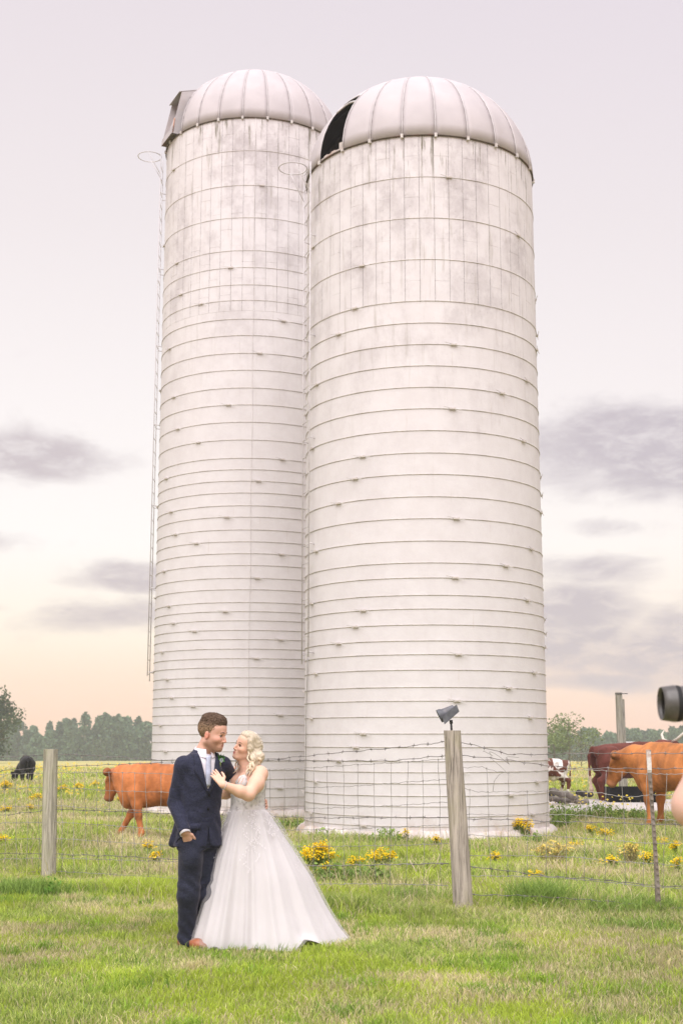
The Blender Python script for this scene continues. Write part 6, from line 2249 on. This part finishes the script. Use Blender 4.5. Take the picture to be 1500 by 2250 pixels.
    for i in range(n):
        ang = 2 * PI * i / n
        aw = (ang + PI) % (2 * PI) - PI
        # neckline: deep V in front, scooped under the arm, higher lace back
        ztop = float(np.interp(abs(aw), [0, 0.35, 0.62, 0.95, 1.5, 2.2, PI], [zpy(1732, D), zpy(1716, D), zpy(1702, D), zpy(1712, D), zpy(1727, D), zpy(1716, D), zpy(1712, D)]))
        for j in range(m):
            z = z_w - 0.03 + (ztop - z_w + 0.03) * j / (m - 1)
            p = surf(ang, z, 0.004)
            # cups
            for s in (1, -1):
                c = S(1718) + fw * 0.085 + lf * 0.07 * s
                d = p - c
                if np.linalg.norm(d) < 0.068: p = c + d / np.linalg.norm(d) * 0.068
            P.append(p)
    bod = obj('bodice', (np.array(P), grid_faces(n, m, True)), M['lace'], root)
    # straps
    for s in (1, -1):
        t0 = surf(0.62 * s, zpy(1703, D), 0.012); top = W(566 if s > 0 else 532, 1684, D - 0.09 if s > 0 else D + 0.08); bk = surf(2.4 * s, zpy(1714, D), 0.008)
        P = []
        for t in np.linspace(0, 1, 12):
            c = (1 - t) ** 2 * t0 + 2 * t * (1 - t) * (top * 2 - (t0 + bk) / 2) + t * t * bk
            for u in (-1, 0, 1): P.append(c + lf * u * 0.014)
        st = obj('strap', (np.array(P), grid_faces(12, 3)), M['lace_bits'], bod)
        mo = st.modifiers.new('thick', 'SOLIDIFY'); mo.thickness = 0.003
    # --- gown: skirt with train
    zt = z_w + 0.012

    def skirt(na, nv, lift, pleat, seed, hem=0.012):
        rg = np.random.default_rng(seed)
        ph = rg.uniform(0, 2 * PI, 5)
        P = np.zeros((na, nv, 3))
        c0 = S(1782)
        for i in range(na):
            th = 2 * PI * i / na                             # 0 = picture right, pi/2 = away, pi = left, 3pi/2 = near
            cx, sx = math.cos(th), math.sin(th)
            w = [max(0, cx) ** 1.3, max(0, sx) ** 2, max(0, -cx) ** 1.6, max(0, -sx) ** 2]
            R = (0.61 * w[0] + 0.40 * w[1] + 0.365 * w[2] + 0.215 * w[3]) / sum(w)
            # train sweeps out to the right
            R += 0.03 * math.sin(3 * th + 0.8) + 0.02 * math.sin(5 * th + ph[0])
            ua = math.atan2(np.dot((cx, sx), lf[:2]), np.dot((cx, sx), fw[:2]))
            pw = surf(ua, zt, 0.006 + lift)
            for j in range(nv):
                v = j / (nv - 1)
                if cx > 0: prof = np.interp(v, [0, .07, .22, .50, .74, .88, 1.0], [0, .09, .245, .54, .74, .88, 1.0])
                else: prof = np.interp(v, [0, .08, .37, .70, .93, 1.0], [0, .10, .44, .74, .97, 1.0])
                fold = (0.55 * math.sin(13 * th + ph[1] + 1.1 * math.sin(2 * th)) + 0.45 * math.sin(21 * th + ph[2]) + 0.35 * math.sin(34 * th + ph[3] + 2 * v))
                amp = pleat * (0.12 + 0.88 * v ** 1.1)
                r = R * prof + amp * fold * 0.7
                z = zt + (hem - zt) * v
                if v > 0.9:
                    z += (0.016 * math.sin(9 * th + ph[4]) + 0.010 * math.sin(17 * th)) * (v - 0.9) * 10
                    kick = math.exp(-((th - 5.72) / 0.16) ** 2)     # hem lifted off the grass beside the train
                    z += 0.045 * kick * (v - 0.9) * 10
                z = max(z, 0.006)
                P[i, j] = (pw[0] + cx * (r + lift), pw[1] + sx * (r + lift), z)
        return P.reshape(-1, 3), grid_faces(na, nv, True)
    sk = obj('skirt', skirt(220, 34, 0.0, 0.034, 3), M['satin'], root)
    ov = obj('tulle_overlay', skirt(220, 34, 0.014, 0.034, 3, 0.006), M['tulle'], sk)
    # lace flowers on the bodice and trailing down the skirt
    g = G()
    Vs, _ = skirt(220, 34, 0.019, 0.034, 3, 0.006)
    Vs = Vs.reshape(220, 34, 3)

    def petal_cluster(p, nrm, size, k):
        nrm = nrm / (np.linalg.norm(nrm) + 1e-9)
        t1 = np.cross(nrm, (0, 0, 1)); t1 /= np.linalg.norm(t1) + 1e-9
        t2 = np.cross(nrm, t1)
        for q in range(k):
            an = RNG.uniform(0, 2 * PI)
            d = (t1 * math.cos(an) + t2 * math.sin(an)) * size * RNG.uniform(0.6, 1.2)
            s = np.cross(nrm, d) * 0.28
            g.add([p, p + d * 0.5 + s + nrm * 0.002, p + d, p + d * 0.5 - s + nrm * 0.002], np.array([(0, 1, 2, 3)]))
    for _ in range(170):
        ang = RNG.uniform(-PI, PI); z = RNG.uniform(z_w - 0.01, zpy(1716, D))
        if abs(ang) < 0.3 and z > zpy(1735, D): continue
        p = surf(ang, z, 0.009)
        for s in (1, -1):
            c = S(1718) + fw * 0.085 + lf * 0.07 * s
            d = p - c
            if np.linalg.norm(d) < 0.072: p = c + d / np.linalg.norm(d) * 0.072
        petal_cluster(p, lf * math.sin(ang) + fw * math.cos(ang), 0.014, 4)
    for c in range(16):                                       # trailing sprays
        i0 = int(220 * RNG.uniform(0.42, 1.02)); ln = RNG.uniform(0.18, 0.50)
        for k in range(40):
            v = ln * (k / 40) ** 0.9
            i = int(i0 + 3 * math.sin(k * 0.35 + c) + RNG.normal(0, 2.2 * (1 - v))) % 220
            j = v * 33
            j0 = int(j); f = j - j0
            p = Vs[i, j0] * (1 - f) + Vs[i, min(33, j0 + 1)] * f
            nr = np.array((p[0] - S(1782)[0], p[1] - S(1782)[1], 0.25))
            petal_cluster(p + nr / np.linalg.norm(nr) * 0.003, nr, 0.011 * (1 - 0.4 * v), 3)
    tag(obj('lace_applique', g, M['lace_bits'], sk, smooth=False), kind='stuff')


bride()


# ------------------------------------------------------------------ second photographer beside the picture edge
def photographer():
    Y = 3.25
    K = lambda px, py, dy=0.0: at_y(px, py, Y + dy)
    lens0, lens1 = K(1451, 1546), K(1560, 1546)
    bx = lens1[0]
    root = thing('person', (bx + 0.22, Y, float(gz(bx, Y))), 'photographer in a dark shirt with bare arms raising a camera', 'person')
    z0 = lens0[2]
    c = np.array((bx + 0.24, Y + 0.02, 0))
    fw = np.array((-1.0, 0.0, 0)); lf = np.array((0, -1.0, 0))
    hf = Frame((bx + 0.155, Y + 0.03, z0 + 0.01), (-1, 0.0, -0.05), scale=0.98)
    F = Field((bx - 0.32, Y - 0.42, -0.02), (bx + 0.58, Y + 0.46, z0 + 0.2), 0.0075)
    face(F, hf, 1.0, False)
    secs = [(0.90, c[0], c[1], 0.165, 0.11), (1.05, c[0], c[1], 0.14, 0.10), (1.25, c[0] - 0.01, c[1], 0.16, 0.115), (1.40, c[0], c[1], 0.18, 0.11), (1.49, c[0] + 0.01, c[1], 0.12, 0.08)]
    F.loft(secs, lf, fw, 0.0, -0.012)
    F.cap(hf.p((-0.03, 0, -0.07)), (c[0], c[1], 1.47), 0.05, 0.055, 0.03)
    elb = K(1522, 1772, -0.02)
    shN = np.array((c[0] - 0.0, c[1] - 0.19, 1.42)); shF = np.array((c[0] - 0.0, c[1] + 0.19, 1.42))
    wrN = K(1556, 1618, -0.03)
    F.chain([shN, elb, wrN], [0.055, 0.047, 0.030], 0.03)
    elF = np.array((bx + 0.08, Y + 0.30, 1.36)); wrF = np.array((bx + 0.05, Y + 0.10, z0 - 0.05))
    F.chain([shF, elF, wrF], [0.055, 0.045, 0.030], 0.03)
    hand(F, wrN, np.array((0.0, 0.35, 0.6)), np.array((-0.8, -0.4, -0.3)), 0.5, length=0.17, thumb=1)
    hand(F, wrF, np.array((-0.3, -0.5, 0.5)), np.array((0.2, 0.8, 0.3)), 0.6, length=0.17, thumb=1)
    for s in (-1, 1):
        F.chain([(c[0], c[1] + 0.09 * s, 0.92), (c[0] - 0.01, c[1] + 0.10 * s, 0.50), (c[0] + 0.02, c[1] + 0.10 * s, 0.08)], [0.095, 0.06, 0.045], 0.04)
        F.cap((c[0] + 0.03, c[1] + 0.10 * s, 0.045), (c[0] - 0.17, c[1] + 0.11 * s, 0.03), 0.042, 0.032, 0.03)
    V, Fq = F.mesh()
    C = face_colour(V, hf, (0.68, 0.43, 0.34), (0.5, 0.22, 0.2), blush=0.3)
    obj('body', (V, Fq, C), M['skin'], root)
    F = Field((c[0] - 0.35, c[1] - 0.45, 0.85), (c[0] + 0.35, c[1] + 0.45, 1.55), 0.009)
    F.loft(secs, lf, fw, 0.0, 0.006)
    F.cap(shN, shN + (elb - shN) * 0.42, 0.066, 0.062, 0.03); F.cap(shF, shF + (elF - shF) * 0.42, 0.066, 0.062, 0.03)
    V, Fq = F.mesh()
    obj('shirt', (V, Fq), mat('dark_shirt', (0.03, 0.03, 0.035), 0.8, 0.2, 10), root)
    F = Field((c[0] - 0.3, c[1] - 0.3, 0.05), (c[0] + 0.3, c[1] + 0.3, 1.02), 0.01)
    F.loft([(0.86, c[0], c[1], 0.17, 0.118), (1.0, c[0], c[1], 0.155, 0.112)], lf, fw, 0.0)
    for s in (-1, 1):
        F.chain([(c[0], c[1] + 0.09 * s, 0.90), (c[0] - 0.01, c[1] + 0.10 * s, 0.50), (c[0] + 0.02, c[1] + 0.10 * s, 0.10)], [0.105, 0.075, 0.058], 0.04)
    V, Fq = F.mesh()
    obj('trousers', (V, Fq), mat('black_trousers', (0.02, 0.02, 0.024), 0.8, 0.2, 10), root)
    F = Field(hf.o + np.array((-0.2, -0.2, -0.35)), hf.o + 0.22, 0.008)
    F.ell((-0.026, 0, 0.044), (0.106, 0.086, 0.096), 0.0, fr=hf)
    F.chain([(-0.07, 0, 0.02), (-0.10, 0, -0.10), (-0.10, 0, -0.24)], [0.08, 0.07, 0.035], 0.04, fr=hf)
    F.ell((0.13, 0, -0.02), (0.085, 0.12, 0.11), 0.006, 'sub', fr=hf)
    V, Fq = F.mesh()
    obj('hair', (V, Fq, np.tile(np.array((0.10, 0.06, 0.04)), (len(V), 1))), M['hair_short'], root)
    # the camera in their hands
    camt = thing('photo_camera', lens1, 'black camera with a hooded lens held up by the photographer', 'camera')
    blk = mat('camera_black', (0.085, 0.080, 0.075), 0.38, 0.2, 40, spec=0.5)
    grip = mat('lens_rubber', (0.012, 0.012, 0.013), 0.8, 0.2, 60)
    ax = np.array((-1.0, 0, 0))

    def barrel(name, prof, m):
        t = np.linspace(0, 2 * PI, 40, endpoint=False)
        V = np.concatenate([np.array((lens0[0] + x, lens0[1], lens0[2])) + r * np.stack([0 * t, np.cos(t), np.sin(t)], 1) for x, r in prof])
        n = len(prof)
        F = np.array([(i * 40 + j, i * 40 + (j + 1) % 40, (i + 1) * 40 + (j + 1) % 40, (i + 1) * 40 + j) for i in range(n - 1) for j in range(40)])
        return obj(name, (V, F), m, camt)
    barrel('lens_hood', [(0.012, 0.0385), (0.0, 0.0395), (0.0, 0.0415), (0.014, 0.0435), (0.030, 0.0460), (0.034, 0.0460)], blk)
    barrel('grip_ring', [(0.034, 0.0445), (0.036, 0.0455), (0.044, 0.0455), (0.046, 0.0445)], grip)
    barrel('lens_barrel', [(0.040, 0.0440), (0.075, 0.0440), (0.077, 0.042), (0.13, 0.040), (0.135, 0.036)], blk)
    barrel('front_glass', [(0.022, 0.040), (0.020, 0.02), (0.019, 0.0005)], mat('lens_glass', (0.02, 0.02, 0.03), 0.05, 0.1, 5, spec=0.8))
    bcx = lens0[0] + 0.155
    o = obj('camera_body', G().box((bcx, Y, z0 - 0.005), (0.055, 0.145, 0.10)), blk, camt, smooth=False)
    bv = o.modifiers.new('bevel', 'BEVEL'); bv.width = 0.012; bv.segments = 3
    o = obj('viewfinder', G().box((bcx, Y, z0 + 0.06), (0.06, 0.06, 0.05)), blk, camt, smooth=False)
    bv = o.modifiers.new('bevel', 'BEVEL'); bv.width = 0.012; bv.segments = 3


photographer()


# ------------------------------------------------------------------ evening haze
def haze():
    g = G().box((0, 228, 5.8), (1040, 500, 26.8))
    m = bpy.data.materials.new('evening_haze')
    m.use_nodes = True
    t = NT(m.node_tree)
    t.n.clear()
    out = t.node('ShaderNodeOutputMaterial')
    pv = t.node('ShaderNodeVolumePrincipled')
    pv.inputs['Color'].default_value = (0.90, 0.95, 1.0, 1)
    pv.inputs['Density'].default_value = 0.0008
    pv.inputs['Anisotropy'].default_value = 0.3
    t.l.new(pv.outputs[0], out.inputs['Volume'])
    o = obj('haze', g, m, smooth=False)
    tag(o, 'thin pale evening haze over the pasture', 'haze', kind='stuff')


haze()
SC.cycles.volume_bounces = 2
SC.cycles.volume_max_steps = 64
